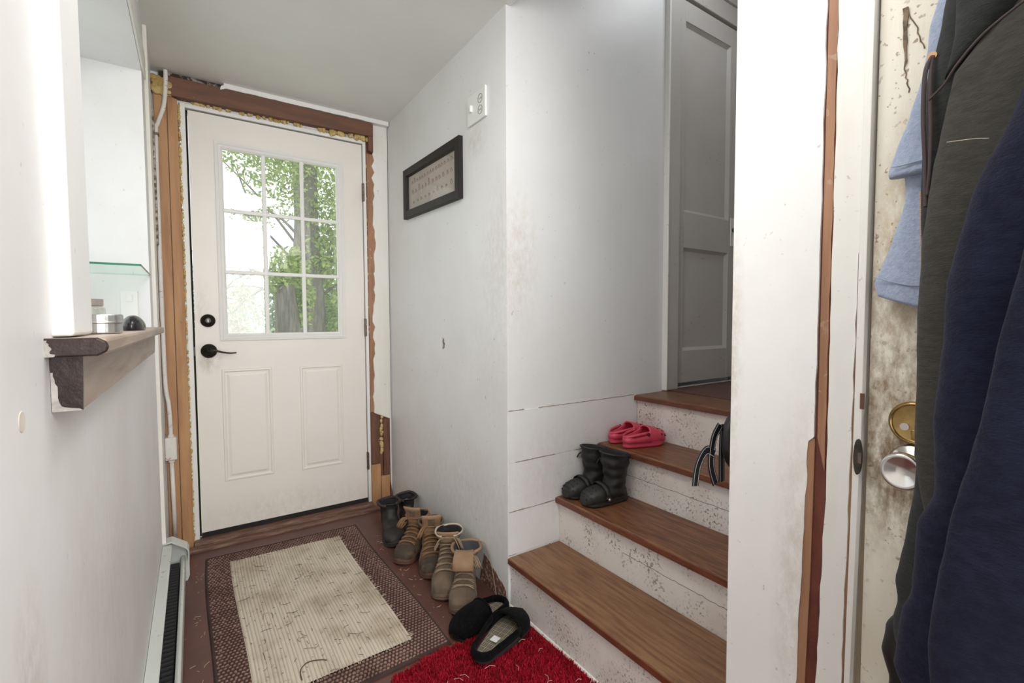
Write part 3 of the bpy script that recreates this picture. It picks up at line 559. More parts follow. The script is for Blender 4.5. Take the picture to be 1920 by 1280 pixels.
# ------------------------------------------------------------------ baseboard heater
ht = thing('baseboard_heater', 'pale green-grey metal baseboard heater along the left wall', 'heater', (-0.09, 1.9, 0))
bm = NB(); prism(bm, [(XL+0.001, 0.187), (-0.103, 0.187), (-0.099, 0.184), (-0.099, 0.176), (-0.102, 0.176), (XL+0.001, 0.181)], 1, 0.9, 2.345); obj('top_cover', bm, m_heater, ht)
bm = NB(); prism(bm, [(-0.069, 0.035), (-0.058, 0.035), (-0.058, 0.107), (-0.064, 0.113), (-0.072, 0.110), (-0.072, 0.104), (-0.064, 0.104)], 1, 0.9, 2.345); obj('front_panel', bm, m_heater, ht, mods=[bevel(0.002)])
bm = NB(); bx(bm, XL+0.001, -0.122, 0.9, 2.345, 0.0, 0.18); obj('back_plate', bm, m_heatin, ht)
bm = NB(); tube(bm, [(-0.098, 0.9, 0.07), (-0.098, 2.34, 0.07)], 0.010, 10)
for i in range(60): bx(bm, -0.119, -0.077, 0.95+i*0.023, 0.9515+i*0.023, 0.042, 0.1)
obj('fins', bm, m_heatin, ht)
bm = NB(); prism(bm, [(XL+0.001, 0.0), (XL+0.001, 0.192), (-0.100, 0.196), (-0.052, 0.160), (-0.045, 0.145), (-0.045, 0.02), (-0.053, 0.0)], 1, 2.345, 2.352)
prism(bm, [(XL+0.001, 0.1905), (XL+0.001, 0.1935), (-0.100, 0.1975), (-0.050, 0.161), (-0.0435, 0.146), (-0.0435, 0.10), (-0.047, 0.10), (-0.047, 0.1445), (-0.053, 0.157), (-0.101, 0.193)], 1, 2.29, 2.352)
obj('end_cap', bm, m_heater, ht)

# ------------------------------------------------------------------ picture and switch on right wall
pf = thing('picture_frame', 'black framed lettered print hanging on the right wall', 'picture', (XR, 2.08, 1.73))
def quadx(y0, y1, zs4, ins):
    # zs4: z bottom at y1(far), top at y1, top at y0, bottom at y0
    ctr = ((y0+y1)/2, sum(zs4)/4)
    c = [(y1-ins, zs4[0]+ins), (y1-ins, zs4[1]-ins), (y0+ins, zs4[2]-ins), (y0+ins, zs4[3]+ins)]
    return c
bm = NB(); prev = None
for ins, x in ((0, XR-0.0005), (0, XR-0.020), (0.004, XR-0.022), (0.036, XR-0.022), (0.042, XR-0.012), (0.042, XR-0.004)):
    q = [bm.verts.new((x, a, c)) for a, c in quadx(1.774, 2.402, (1.612, 1.864, 1.850, 1.592), ins)]
    if prev:
        for i in range(4): bm.faces.new((prev[i], prev[(i+1) % 4], q[(i+1) % 4], q[i]))
    prev = q
obj('frame', bm, m_frameblk, pf)
bm = NB(); prism(bm, quadx(1.774, 2.402, (1.612, 1.864, 1.850, 1.592), 0.040), 0, XR-0.006, XR-0.002); pr = obj('print', bm, m_mat, pf)
bm = NB(); rl = random.Random(3)
for row, (z, n, h) in enumerate(((1.775, 15, 0.028), (1.725, 12, 0.034), (1.675, 10, 0.022))):
    for k in range(n):
        y = 1.85+(0.47/n)*k+0.02+rl.uniform(-0.004, 0.004); hh = h*rl.choice((0.5, 0.6, 1.0, 0.55))
        p = [(XR-0.0066, y, z), (XR-0.0066, y+0.004, z+hh*0.6), (XR-0.0066, y-0.002, z+hh), (XR-0.0066, y-0.009, z+hh*0.5), (XR-0.0066, y-0.013, z+0.002)]
        tube(bm, smooth_path(p, 3), 0.0016, 4)
lt_ = obj('lettering', bm, m_ink, pr); lt_['kind'] = 'stuff'
bm = NB(); prism(bm, quadx(1.774, 2.402, (1.612, 1.864, 1.850, 1.592), 0.040), 0, XR-0.0105, XR-0.0095); obj('picture_glass', bm, m_picglass, pf)
sp = thing('switch_plate', 'white double cover plate with toggle and outlet near the ceiling', 'switch', (XR, 1.645, 1.92))
bm = NB(); bx(bm, XR-0.010, XR, 1.574, 1.716, 1.862, 1.978); pl = obj('cover_plate', bm, m_plate, sp, mods=[bevel(0.003, 3)])
bm = NB(); bx(bm, XR-0.0205, XR-0.008, 1.672, 1.682, 1.908, 1.934); obj('toggle', bm, m_plate, sp, mods=[bevel(0.002)])
for z in (1.897, 1.940):
    bm = NB()
    lathe(bm, [(0.0170, 0), (0.0170, -0.001), (0.0155, -0.001), (0.0155, 0)], (XR-0.0099, 1.612, z), 0, 20)
    bx(bm, XR-0.0108, XR-0.0098, 1.617, 1.619, z-0.004, z+0.004); bx(bm, XR-0.0108, XR-0.0098, 1.605, 1.607, z-0.004, z+0.004)
    bx(bm, XR-0.0104, XR-0.0098, 1.606, 1.618, z-0.0004, z+0.0004)
    obj('outlet', bm, m_slot, pl)

# ------------------------------------------------------------------ woven mat
def rug_mat(x0, x1, y0, y1):
    m = bpy.data.materials.new('woven_mat'); m.use_nodes = True; nt = m.node_tree; N = nt.nodes; L = nt.links; b = N['Principled BSDF']
    at = N.new('ShaderNodeAttribute'); at.attribute_name = 'weave'; tc = N.new('ShaderNodeTexCoord')
    n = N.new('ShaderNodeTexNoise'); n.inputs['Scale'].default_value = 7; n.inputs['Detail'].default_value = 8; L.new(tc.outputs['Object'], n.inputs['Vector'])
    mr = N.new('ShaderNodeMapRange'); mr.inputs[1].default_value = 0.45; mr.inputs[2].default_value = 0.70; mr.inputs[4].default_value = 0.75; L.new(n.outputs[0], mr.inputs[0])
    mx = N.new('ShaderNodeMix'); mx.data_type = 'RGBA'; L.new(mr.outputs[0], mx.inputs[0]); L.new(at.outputs['Color'], mx.inputs[6])
    mu = N.new('ShaderNodeMix'); mu.data_type = 'RGBA'; mu.blend_type = 'MULTIPLY'; mu.inputs[0].default_value = 1.0; L.new(at.outputs['Color'], mu.inputs[6]); mu.inputs[7].default_value = (0.55, 0.50, 0.42, 1); L.new(mu.outputs[2], mx.inputs[7])
    n2 = N.new('ShaderNodeTexNoise'); n2.inputs['Scale'].default_value = 55; n2.inputs['Detail'].default_value = 3; L.new(tc.outputs['Object'], n2.inputs['Vector'])
    m2 = N.new('ShaderNodeMapRange'); m2.inputs[1].default_value = 0.66; m2.inputs[2].default_value = 0.72; m2.inputs[4].default_value = 0.5; L.new(n2.outputs[0], m2.inputs[0])
    mz = N.new('ShaderNodeMix'); mz.data_type = 'RGBA'; L.new(m2.outputs[0], mz.inputs[0]); L.new(mx.outputs[2], mz.inputs[6]); mz.inputs[7].default_value = (0.10, 0.07, 0.05, 1)
    L.new(mz.outputs[2], b.inputs['Base Color']); b.inputs['Roughness'].default_value = 0.95; return m
def build_rug():
    x0, x1, y0, y1 = 0.012, 0.678, 1.355, 2.487; ix0, ix1, iy0, iy1 = 0.105, 0.570, 1.452, 2.384
    root = thing('door_mat', 'rectangular woven mat with cream ribbed centre and brown checked border', 'mat', (0.345, 1.92, 0))
    def grid(gx0, gx1, gy0, gy1, fn, st=0.0030):
        nx = int((gx1-gx0)/st); ny = int((gy1-gy0)/st); vs = []; cols = []
        for j in range(ny+1):
            for i in range(nx+1):
                x = gx0+(gx1-gx0)*i/nx; y = gy0+(gy1-gy0)*j/ny; z, c = fn(x, y)
                # slight skew of the far corner as in a mat kicked askew
                xx = x+0.006*math.sin(y*5); yy = y+(x-0.34)*(-0.03)*(1 if y > 2 else 0.2)+(0.06*(x-0.34) if y < 1.6 else 0)*(1.6-y)*4
                vs.append((xx, yy, z)); cols.append(c)
        fs = [(j*(nx+1)+i, j*(nx+1)+i+1, (j+1)*(nx+1)+i+1, (j+1)*(nx+1)+i) for j in range(ny) for i in range(nx)]
        return vs, fs, cols
    def mk(name, parts, par):
        V, F, K = [], [], []
        for vs, fs, cs in parts:
            o = len(V); V += vs; K += cs; F += [tuple(a+o for a in q) for q in fs]
        me = bpy.data.meshes.new(name); off = root.location
        me.from_pydata([(a-off[0], b_-off[1], c-off[2]) for a, b_, c in V], [], F)
        ca = me.color_attributes.new('weave', 'FLOAT_COLOR', 'POINT')
        for i, c in enumerate(K): ca.data[i].color = (*c, 1)
        for p in me.polygons: p.use_smooth = True
        me.materials.append(m_rug); ob = bpy.data.objects.new(name, me); C.objects.link(ob); ob.parent = par; return ob
    m_rug = rug_mat(x0, x1, y0, y1)
    def border(x, y):
        e = min(x-x0, x1-x, y-y0, y1-y)
        if e < 0.012: return (0.009*min(1, e/0.004)**0.5 if e > 0 else 0.0005, (0.055, 0.032, 0.026))
        px = x/0.0125; py = y/0.0150; row = math.floor(py); fx = (px+0.5*(row % 2)) % 1; fy = py % 1
        hx = math.sin(PI*fx); hy = math.sin(PI*fy); nn = noise.noise(Vector((x*60, y*60, 0)))
        lt = hx*hy > 0.50+0.18*nn
        return (0.006+0.004*hx*hy+0.0008*nn, (0.30, 0.19, 0.155) if lt else (0.055, 0.022, 0.017))
    def centre(x, y):
        fx = (x/0.0108) % 1; h = math.sin(PI*fx); fy = abs(math.sin(PI*y/0.006)); nn = noise.noise(Vector((x*40, y*40, 3)))
        c = (0.62, 0.55, 0.45) if h > 0.35 else (0.42, 0.35, 0.27)
        e = x-ix0
        return (0.009+0.0035*h+0.0006*fy+0.0005*nn, c)
    mk('border', [grid(x0, ix0+0.002, y0, y1, border), grid(ix1-0.002, x1, y0, y1, border), grid(ix0, ix1, y0, iy0+0.002, border), grid(ix0, ix1, iy1-0.002, y1, border)], root)
    mk('centre_panel', [grid(ix0, ix1, iy0, iy1, centre)], root)
    bm = NB(); rr = random.Random(9)
    for k in range(130):            # frayed threads where the centre meets the border
        s = rr.choice((0, 1, 2))
        if s == 0: x = ix1; y = rr.uniform(iy0, iy1); d = (rr.uniform(0.004, 0.018), rr.uniform(-0.006, 0.006))
        elif s == 1: x = rr.uniform(ix0, ix1); y = iy0; d = (rr.uniform(-0.003, 0.003), -rr.uniform(0.004, 0.014))
        else: x = rr.uniform(ix0, ix1); y = iy1; d = (rr.uniform(-0.004, 0.004), rr.uniform(0.002, 0.008))
        yy = y+(x-0.34)*(-0.03)*(1 if y > 2 else 0.2)+(0.06*(x-0.34) if y < 1.6 else 0)*(1.6-y)*4; xx = x+0.006*math.sin(y*5)
        tube(bm, [(xx, yy, 0.010), (xx+d[0]*0.5, yy+d[1]*0.5, 0.0135), (xx+d[0], yy+d[1], 0.0112)], 0.0007, 4)
    obj('frayed_threads', bm, m_fleece, root)['kind'] = 'stuff'
build_rug()
bm = NB(); rr = random.Random(12)
for k in range(260):
    x, y = rr.uniform(0.06, 0.62), rr.uniform(1.42, 2.42); a = rr.uniform(0, 2*PI); l = rr.uniform(0.006, 0.04) if k < 100 else rr.uniform(0.002, 0.01); cu = rr.uniform(-0.5, 0.5)
    P = [(x+l*t*math.cos(a+cu*t*2), y+l*t*math.sin(a+cu*t*2), 0.0142+0.001*math.sin(PI*t)) for t in (0, 0.33, 0.66, 1)]
    tube(bm, P, 0.0008, 4)
o = obj('plant_debris', bm, m_debris); tag(o, 'scattered dark grass stems and crumbs on the cream mat', 'debris', kind='stuff')
bm = NB(); tube(bm, smooth_path([(0.235, 1.468, 0.0145), (0.238, 1.51, 0.0150), (0.262, 1.535, 0.0150), (0.298, 1.525, 0.0148), (0.315, 1.512, 0.0146)]), 0.0016, 6)
o = obj('twine', bm, m_debris, smooth=True); tag(o, 'hooked dark strand of twine near the bottom of the cream mat', 'twine')
bm = NB(); rr = random.Random(22)
for k in range(60):
    x, y = rr.choice(((rr.uniform(-0.03, 0.0), rr.uniform(1.6, 2.5)), (rr.uniform(0.70, 0.75), rr.uniform(1.45, 2.3)))); a = rr.uniform(0, 2*PI); l = rr.uniform(0.003, 0.02)
    tube(bm, [(x, y, 0.001), (x+l*math.cos(a), y+l*math.sin(a), 0.0015)], 0.0008, 4)
o = obj('floor_lint', bm, m_straw); tag(o, 'pale lint and straw scattered on the brown painted floor', 'lint', kind='stuff')

# ------------------------------------------------------------------ red shag rug
rg = thing('shag_rug', 'bright red shaggy bath rug at the foot of the stairs', 'rug', (0.72, 1.0, 0))
outl = [(0.455, 1.325), (0.62, 1.352), (0.80, 1.335), (0.935, 1.295), (0.944, 1.1), (0.944, 0.62), (0.46, 0.62), (0.45, 1.0)]
bm = NB(); prism(bm, outl, 2, 0.0005, 0.010); obj('backing', bm, m_redbase, rg)
def inside(x, y, P):
    c = False; n = len(P)
    for i in range(n):
        (xa, ya), (xb, yb_) = P[i], P[(i+1) % n]
        if (ya > y) != (yb_ > y) and x < (xb-xa)*(y-ya)/(yb_-ya)+xa: c = not c
    return c
rr = random.Random(5); V, F = [], []
for k in range(30000):
    x, y = rr.uniform(0.45, 0.948), rr.uniform(0.66, 1.355)
    if not inside(x, y, outl): continue
    hh = 0.013+0.010*noise.noise(Vector((x*35, y*35, 0)))+rr.uniform(-0.002, 0.004); a = rr.uniform(0, 2*PI); ln = rr.uniform(0.002, 0.010); w = 0.0013
    b_ = rr.uniform(0, PI); cx, cy = math.cos(b_)*w, math.sin(b_)*w; o = len(V); qx, qy = math.cos(a)*ln, math.sin(a)*ln
    xe, ye = min(x+qx, 0.951), y+qy
    V += [(x-cx, y-cy, 0.009), (x+cx, y+cy, 0.009), (x+qx*0.4+cx, y+qy*0.4+cy, 0.009+hh*0.7), (x+qx*0.4-cx, y+qy*0.4-cy, 0.009+hh*0.7), (xe, ye, 0.009+hh)]
    F += [(o, o+1, o+2, o+3), (o+3, o+2, o+4)]
me = bpy.data.meshes.new('pile'); off = rg.location; me.from_pydata([(a-off[0], b_-off[1], c) for a, b_, c in V], [], F); me.materials.append(m_red)
o = bpy.data.objects.new('pile', me); C.objects.link(o); o.parent = rg
bm = NB()
for k in range(26):
    x, y = rr.uniform(0.55, 0.93), rr.uniform(0.95, 1.24); a = rr.uniform(0, PI); l = rr.uniform(0.008, 0.035)
    tube(bm, [(x, y, 0.030), (x+l*0.5*math.cos(a), y+l*0.5*math.sin(a), 0.0325), (x+l*math.cos(a+0.3), y+l*math.sin(a+0.3), 0.030)], 0.0006, 4)
o = obj('straw_bits', bm, m_fleece); tag(o, 'thin pale straw bits caught on the red rug', 'straw', kind='stuff')

# ------------------------------------------------------------------ footwear
def foot_w(t, L, Wd):
    """half widths (left,right) along t = 0 heel .. 1 toe"""
    w = Wd*(0.62+0.38*math.sin(min(1, max(0, (t-0.15)/0.6))*PI/2))
    if t < 0.14: w *= math.sqrt(max(0.0, 1-((0.14-t)/0.14)**2))*0.999+0.001
    if t > 0.74: w *= math.sqrt(max(0.0, 1-((t-0.74)/0.26)**2))*0.999+0.001
    return w
def outline(L, Wd, n=22, curve=0.0, ins=0.0):
    up, dn = [], []
    for i in range(n+1):
        t = 0.5-0.5*math.cos(PI*i/n); w = max(0.0015, foot_w(t, L, Wd)-ins); c = curve*math.sin(t*PI)*L; x = ins+(L-2*ins)*t
        up.append((x, c+w)); dn.append((x, c-w))
    return up+dn[::-1]
def sole_bm(L, Wd, layers, curve=0.0):
    """layers: (z, inset)"""
    bm = NB(); rings = []
    for z, ins in layers:
        rings.append([(x, y, z+0.010*max(0, (x/L-0.8)/0.2)**2) for x, y in outline(L, Wd, 22, curve, ins)])
    loft(bm, rings, cap0=True, cap1=True); return bm
def sock_pt(rings, s, a, out=0.0):
    s = max(0, min(len(rings)-1.0001, s)); i = int(s); t = s-i; A, B = rings[i], rings[i+1]
    L_ = [A[k]+(B[k]-A[k])*t for k in range(5)]
    cx, cz = (L_[0]+L_[2])/2, (L_[1]+L_[3])/2; vx, vz = (L_[0]-L_[2])/2, (L_[1]-L_[3])/2
    ca, sa = math.cos(a), math.sin(a); pw = 0.8
    q = math.copysign(abs(ca)**pw, ca); p = math.copysign(abs(sa)**pw, sa)
    l = math.hypot(vx, vz) or 1; k = (l+out)/l; kw = (L_[4]+out)/L_[4]
    return Vector((cx+vx*q*k, L_[4]*p*kw, cz+vz*q*k))
def sock(rings, n=32, sub=4, wob=0.0, seed=0, s0=0, s1=None):
    bm = NB(); out = []; s1 = s1 if s1 is not None else len(rings)-1; tot = int((s1-s0)*sub)
    for j in range(tot+1):
        s = s0+(s1-s0)*j/tot; rg_ = []
        for i in range(n):
            p = sock_pt(rings, s, 2*PI*i/n)
            if wob: p += Vector((noise.noise(p*28+Vector((seed, 0, 0))), noise.noise(p*28+Vector((0, seed+5, 0))), 0))*wob*min(1, max(0.0, s/3))
            rg_.append(p)
        out.append(rg_)
    loft(bm, out, cap0=(s0 == 0)); return bm
def boot_rings(L, H, lean=0.0, w=1.0, sw=1.1):
    k = L/0.29; W0 = w
    base = [(.287, .034, .287, .020, .008), (.280, .055, .284, .014, .028), (.262, .072, .265, .010, .042), (.235, .080, .235, .010, .050), (.205, .088, .200, .010, .052),
            (.175, .100, .165, .010, .050), (.150, .118, .120, .010, .045), (.134, .134, .060, .010, .040), (.124, .150, .018, .014, .038), (.117, .164, .002, .040, .038)]
    R = [(a*k, b_*k, c*k, d*k, e*k*W0) for a, b_, c, d, e in base]
    z0, z1 = .19*k, H
    for i, t in enumerate((0.1, 0.4, 0.7, 1.0)):
        z = z0+(z1-z0)*t if z1 > z0 else z0+0.008*t
        R.append(((.114+0.01*t)*k+lean*t*0.5, z, (.002-0.006*t)*k+lean*t, z-0.045*k*(1-t), (.041+.007*t)*k*W0*(1+(sw-1)*t)))
    return R
def place(name, label, cat, heel, toe, z, group, sx=1.0, roll_=0):
    h = Vector(heel); t = Vector(toe); rz = math.atan2(t.y-h.y, t.x-h.x)
    return thing(name, label, cat, (h.x, h.y, z), rz, group), (t-h).length
def laces(R, s0, s1, n, m, t, seed, rad=0.0022, spread=0.75):
    bm = NB(); rr = random.Random(seed)
    for k in range(n):
        s = s0+(s1-s0)*k/(n-1)
        for sg in (-1, 1):
            A = [sock_pt(R, s+(0.35*(j/8))*(1 if sg > 0 else 1), sg*spread*(1-2*j/8), 0.004+0.003*math.sin(PI*j/8)+rr.uniform(0, 0.0015)) for j in range(9)]
            tube(bm, A, rad, 6)
    for k in range(6):   # loose bow loops hanging at the side
        sg = rr.choice((-1, 1)); p = sock_pt(R, s1-rr.uniform(0, 1), sg*rr.uniform(0.1, 0.6), 0.008)
        P = [p, p+Vector((0.02, sg*0.016, 0.004)), p+Vector((0.035, sg*0.032, -0.022)), p+Vector((0.022, sg*0.034, -0.038)), p+Vector((0.004, sg*0.020, -0.016))]
        tube(bm, smooth_path(P, 5), rad, 6)
    return obj('laces', bm, m, t, smooth=True, world=False)
def boot(t, L, H, m_up, m_toe, m_sole, m_lin, m_lc, seed, tongue=None, collar=None, lean=0.0, lab=None, w=1.0, soleh=0.022, flop=0.0, s_open=None, sw=1.1):
    R = boot_rings(L, H, lean, w, sw); top = len(R)-1 if s_open is None else s_open
    o = obj('upper', sock(R, 32, 4, 0.0075, seed, 0, top), [m_up, m_lin], t, smooth=True, world=False, mods=[solid(0.0045, -1, 1)])
    # toe cap
    obj('toe_cap', sock([(a, b_+0.0012, c, d, e+0.0012) for a, b_, c, d, e in R], 32, 4, 0, seed, 0, 3.6), m_toe, o, smooth=True, world=False)
    obj('sole', sole_bm(L+0.006, 0.054*L/0.29*w, [(0, 0.004), (0.004, 0), (soleh*0.45, 0.0), (soleh*0.5, 0.002), (soleh*0.6, 0.0), (soleh, 0.001), (soleh+0.003, 0.006)]), m_sole, t, smooth=False, world=False, mods=[bevel(0.0015)])
    for s_, am in ((3.65, 1.75), (7.6, 1.9)):
        bm = NB(); tube(bm, [sock_pt(R, s_+(0.5*math.cos(a*1.2) if s_ < 5 else 1.2*math.cos(a)), a, 0.0022) for a in [(-am+2*am*i/24) for i in range(25)]] if s_ < 5 else [sock_pt(R, 6.0+2.2*abs(a)/2.6, a, 0.002) for a in [(-2.6+5.2*i/30) for i in range(31)] if abs(a) > 0.9 and a > 0], 0.0012, 6)
        obj('seam', bm, m_sole, o, smooth=True, world=False)
    if m_lc: laces(R, 4.0, len(R)-2.0, 9, m_lc, t, seed, 0.0026)
    if tongue:
        th, tl, m_tg = tongue; k = L/0.29; bm = NB(); rings = []
        for j in range(7):
            q = j/6; x = R[-1][0]-0.006+tl*q*q; z = H-0.03+th*q; ww = 0.036*k*(1+0.38*q)
            rings.append([(x-0.010*math.cos(a*PI/2)*-1-0.010, ww*math.sin(a*PI/2), z) for a in [i/4-1 for i in range(9)]])
        if flop:
            for j, rg_ in enumerate(rings):
                q = j/6; ang = flop*max(0, q-0.25)/0.75; bxp, bzp = R[-1][0]-0.006, H-0.03+th*0.3
                nr = []
                for (x, y, z) in rg_:
                    dz = z-bzp
                    if dz > 0: x, z = x+math.sin(ang)*dz+0.006*ang, bzp+math.cos(ang)*dz
                    nr.append((x, y, z))
                rings[j] = nr
        loft(bm, rings, close=False)
        tg = obj('tongue', bm, m_tg, t, smooth=True, world=False, mods=[solid(0.006, 0)])
        if lab:
            j0 = rings[3]; j1 = rings[5]; off_ = Vector((0.0042, 0, 0)); bm = NB(); vs = []
            for rgx in (j0, j1):
                for i in (3, 4, 5): vs.append(bm.verts.new(Vector(rgx[i])*1.0+off_))
            bm.faces.new((vs[0], vs[1], vs[4], vs[3])); bm.faces.new((vs[1], vs[2], vs[5], vs[4])); obj('tongue_label', bm, lab, tg, world=False, mods=[solid(0.0008, 1)])
    if collar:
        bm = NB(); m_c, rad = collar; P = [sock_pt(R, top, a*2*PI/36, 0.0)+Vector((0, 0, 0.002+0.004*math.cos(a*4*PI/36))) for a in range(37)]
        # gap at the front where the tongue stands
        P = [sock_pt(R, top, 0.35+a*(2*PI-0.7)/36, 0.001)+Vector((0, 0, 0.003*math.sin(a*0.5))) for a in range(37)]
        tube(bm, P, rad, 8); obj('collar', bm, m_c, t, smooth=True, world=False)
    return R
GB = 'boots lined up along the right wall'
t, L = place('ankle_boot', 'black pull-on boot beside the door, nearer the mat', 'boot', (0.800, 2.345), (0.770, 2.115), 0, GB)
R = boot(t, L, 0.135, m_bootblk, m_bootblk, m_bootsole, m_lining, None, 1, collar=(m_bootblk, 0.008), w=1.22, sw=1.12)
bm = NB(); bx(bm, 0.012, 0.016, -0.014, 0.014, 0.095, 0.118); obj('size_label', bm, m_whitelab, t, world=False)
t, L = place('ankle_boot', 'black pull-on boot beside the door, against the right wall', 'boot', (0.902, 2.365), (0.868, 2.135), 0, GB)
R = boot(t, L, 0.150, m_bootblk, m_bootblk, m_bootsole, m_lining, None, 2, collar=(m_bootblk, 0.008), w=1.15, sw=1.1)
bm = NB(); bx(bm, 0.012, 0.016, -0.014, 0.014, 0.108, 0.132); obj('size_label', bm, m_whitelab, t, world=False)
t, L = place('work_boot', 'brown lace-up work boot with gum sole, next to the black boots', 'boot', (0.893, 2.105), (0.718, 1.950), 0, GB)
boot(t, L, 0.150, m_tan, m_tandirty, m_gum, m_lining, m_lace, 3, w=1.2, tongue=(0.098, 0.030, m_tanlight), collar=(m_tanlight, 0.004), lab=m_label)
t, L = place('work_boot', 'brown lace-up work boot with tall upright tongue, toe towards camera', 'boot', (0.886, 1.990), (0.790, 1.762), 0, GB)
boot(t, L, 0.150, m_tan, m_tandirty, m_gum, m_lining, m_lace, 4, tongue=(0.105, 0.032, m_tanlight), collar=(m_tan, 0.004), lab=m_label, w=1.2)
t, L = place('high_boot', 'taupe high lace-up boot standing upright with open pale cuff', 'boot', (0.900, 1.815), (0.760, 1.600), 0, GB)
boot(t, L, 0.190, m_taupe, m_taupe, m_gum2, m_lining, m_lace2, 5, tongue=(0.045, 0.006, m_tanlight), collar=(m_fleece, 0.004), w=1.18)
t, L = place('high_boot', 'taupe high lace-up boot with flopped tongue, nearest the slippers', 'boot', (0.905, 1.672), (0.772, 1.480), 0, GB)
boot(t, L, 0.168, m_taupe, m_taupe, m_gum2, m_liningr, m_lace2, 6, tongue=(0.10, 0.012, m_tanlight), collar=(m_tanlight, 0.006), lean=-0.015, w=1.22, flop=2.0, sw=1.2)
bm = NB(); tube(bm, smooth_path([(0.93, 1.66, 0.17), (0.945, 1.60, 0.18), (0.948, 1.56, 0.12), (0.945, 1.52, 0.03), (0.93, 1.50, 0.004)], 6), 0.0016, 6)
o = obj('loose_lace', bm, m_lace2, smooth=True); tag(o, 'loose pale bootlace trailing down the wall beside the last boot', 'bootlace')

# slippers
def slipper(t, L, seed, Wd=0.057, covered=0.45):
    obj('sole', sole_bm(L, Wd, [(0, 0.004), (0.003, 0), (0.014, 0), (0.018, 0.003)]), m_slipsole, t, world=False, mods=[bevel(0.002)])
    ins = obj('insole', sole_bm(L, Wd, [(0.0185, 0.008), (0.0215, 0.010)]), m_plaid, t, world=False)
    obj('insole_label', box(L*0.30, L*0.40, -0.014, 0.012, 0.0255, 0.0262), m_whitelab, ins, world=False)
    # upper: dome over the toe half, low rim round the heel, one surface
    n = 40; rings = []; ol = outline(L, Wd+0.003, 30)
    half = len(ol)//2; bm = NB(); prof = []
    for i in range(half):
        x, y = ol[i]; tt = x/L
        k = max(0.0, min(1.0, (tt-(1-covered)+0.10)/0.10)); k = k*k*(3-2*k)
        prof.append((x, y, k))
    M_ = 14; grid_ = []
    for x, w_, k in prof:
        tt = x/L; row = []
        hgt = 0.024+0.040*math.sin(min(1, max(0, (1.0-tt)/0.42))*PI/2)
        for j in range(M_+1):
            a = PI*j/M_; row.append((x+0.002*noise.noise(Vector((x*60, a*3, seed))), w_*math.cos(a), 0.014+hgt*math.sin(a)**0.8))
        grid_.append((tt, row))
    dome = [row for tt, row in grid_ if tt > 1-covered]
    loft(bm, dome, close=False)
    up = obj('upper', bm, m_fuzzy, t, smooth=True, world=False, mods=[solid(0.005, -1)])
    bm = NB(); P = []
    for i in range(41):
        a = i/40; idx = a*2-1; tt = (1-covered+0.04)*abs(idx)**1.0
        tt = (1-covered+0.03)*(1-math.cos(abs(idx)*PI/2)); w_ = max(0.001, foot_w(tt, L, Wd+0.001)); P.append((tt*L, math.copysign(w_, idx) if abs(idx) > 0.02 else 0.0, 0.028))
    rings = []
    for (x, y, z) in P:
        lift = 0.012*(x/(L*(1-covered)))
        rings.append([(x+0.006*c1*(1 if x < 0.03 else 0)*-1, y+math.copysign(0.0045, y if y else 1)*c1, z+lift+s1) for c1, s1 in ((1, -0.013), (1.1, 0.002), (0.6, 0.010), (-0.3, 0.012), (-1.0, 0.004), (-1.0, -0.010))])
    loft(bm, rings, close=True, cap0=True, cap1=True); obj('heel_rim', bm, m_fuzzy, t, smooth=True, world=False)
    bm = NB(); last = dome[0]; tube(bm, [Vector(p)+Vector((0, 0, 0.001)) for p in last], 0.0042, 8); obj('opening_trim', bm, m_fuzzy, up, smooth=True, world=False)
GS = 'black slippers on the floor'
t, L = place('slipper', 'black fleecy slipper between the boots and the other slipper, toe pointing left', 'slipper', (0.935, 1.445), (0.690, 1.385), 0.001, GS); slipper(t, L, 1, covered=0.56)
t, L = place('slipper', 'black slipper on the red rug edge showing a plaid insole with white label', 'slipper', (0.690, 1.215), (0.930, 1.315), 0.027, GS); slipper(t, L, 2, covered=0.44)

# clogs
def clog_rings(L, k=1.0):
    q = L/0.22
    base = [(.219, .022, .219, .012, .006), (.215, .044, .217, .008, .024), (.203, .058, .205, .006, .036), (.183, .067, .185, .005, .042), (.160, .073, .160, .005, .045), (.137, .078, .130, .005, .044), (.120, .082, .105, .005, .042)]
    return [(a*q, b_*q, c*q, d*q, e*q*k) for a, b_, c, d, e in base]
def clog_base(t, L, m, Wd, rimh, name='sole'):
    q = L/0.22; bm = NB(); rings = []
    for z, ins in ((0, 0.007), (0.003, 0.002), (0.010, 0.0), (0.013, 0.002), (0.017, 0.0), (0.024, 0.001)):
        rings.append([(x, y, z*q+0.006*max(0, (x/L-0.75)/0.25)**2) for x, y in outline(L, Wd, 22, 0, ins)])
    # rim wall rising at heel and sides
    for hz, ins in ((0.5, 0.003), (1.0, 0.004), (1.0, 0.008), (0.5, 0.0085), (0.0, 0.009)):
        rings.append([(x, y, q*0.024+hz*rimh*(1.0 if x/L < 0.45 else max(0.1, 1-(x/L-0.45)*2.2))) for x, y in outline(L, Wd, 22, 0, ins)])
    rings.append([(x, y, q*0.020) for x, y in outline(L, Wd, 22, 0, 0.012)])
    loft(bm, rings, cap0=True, cap1=True); return obj(name, bm, m, t, smooth=True, world=False)
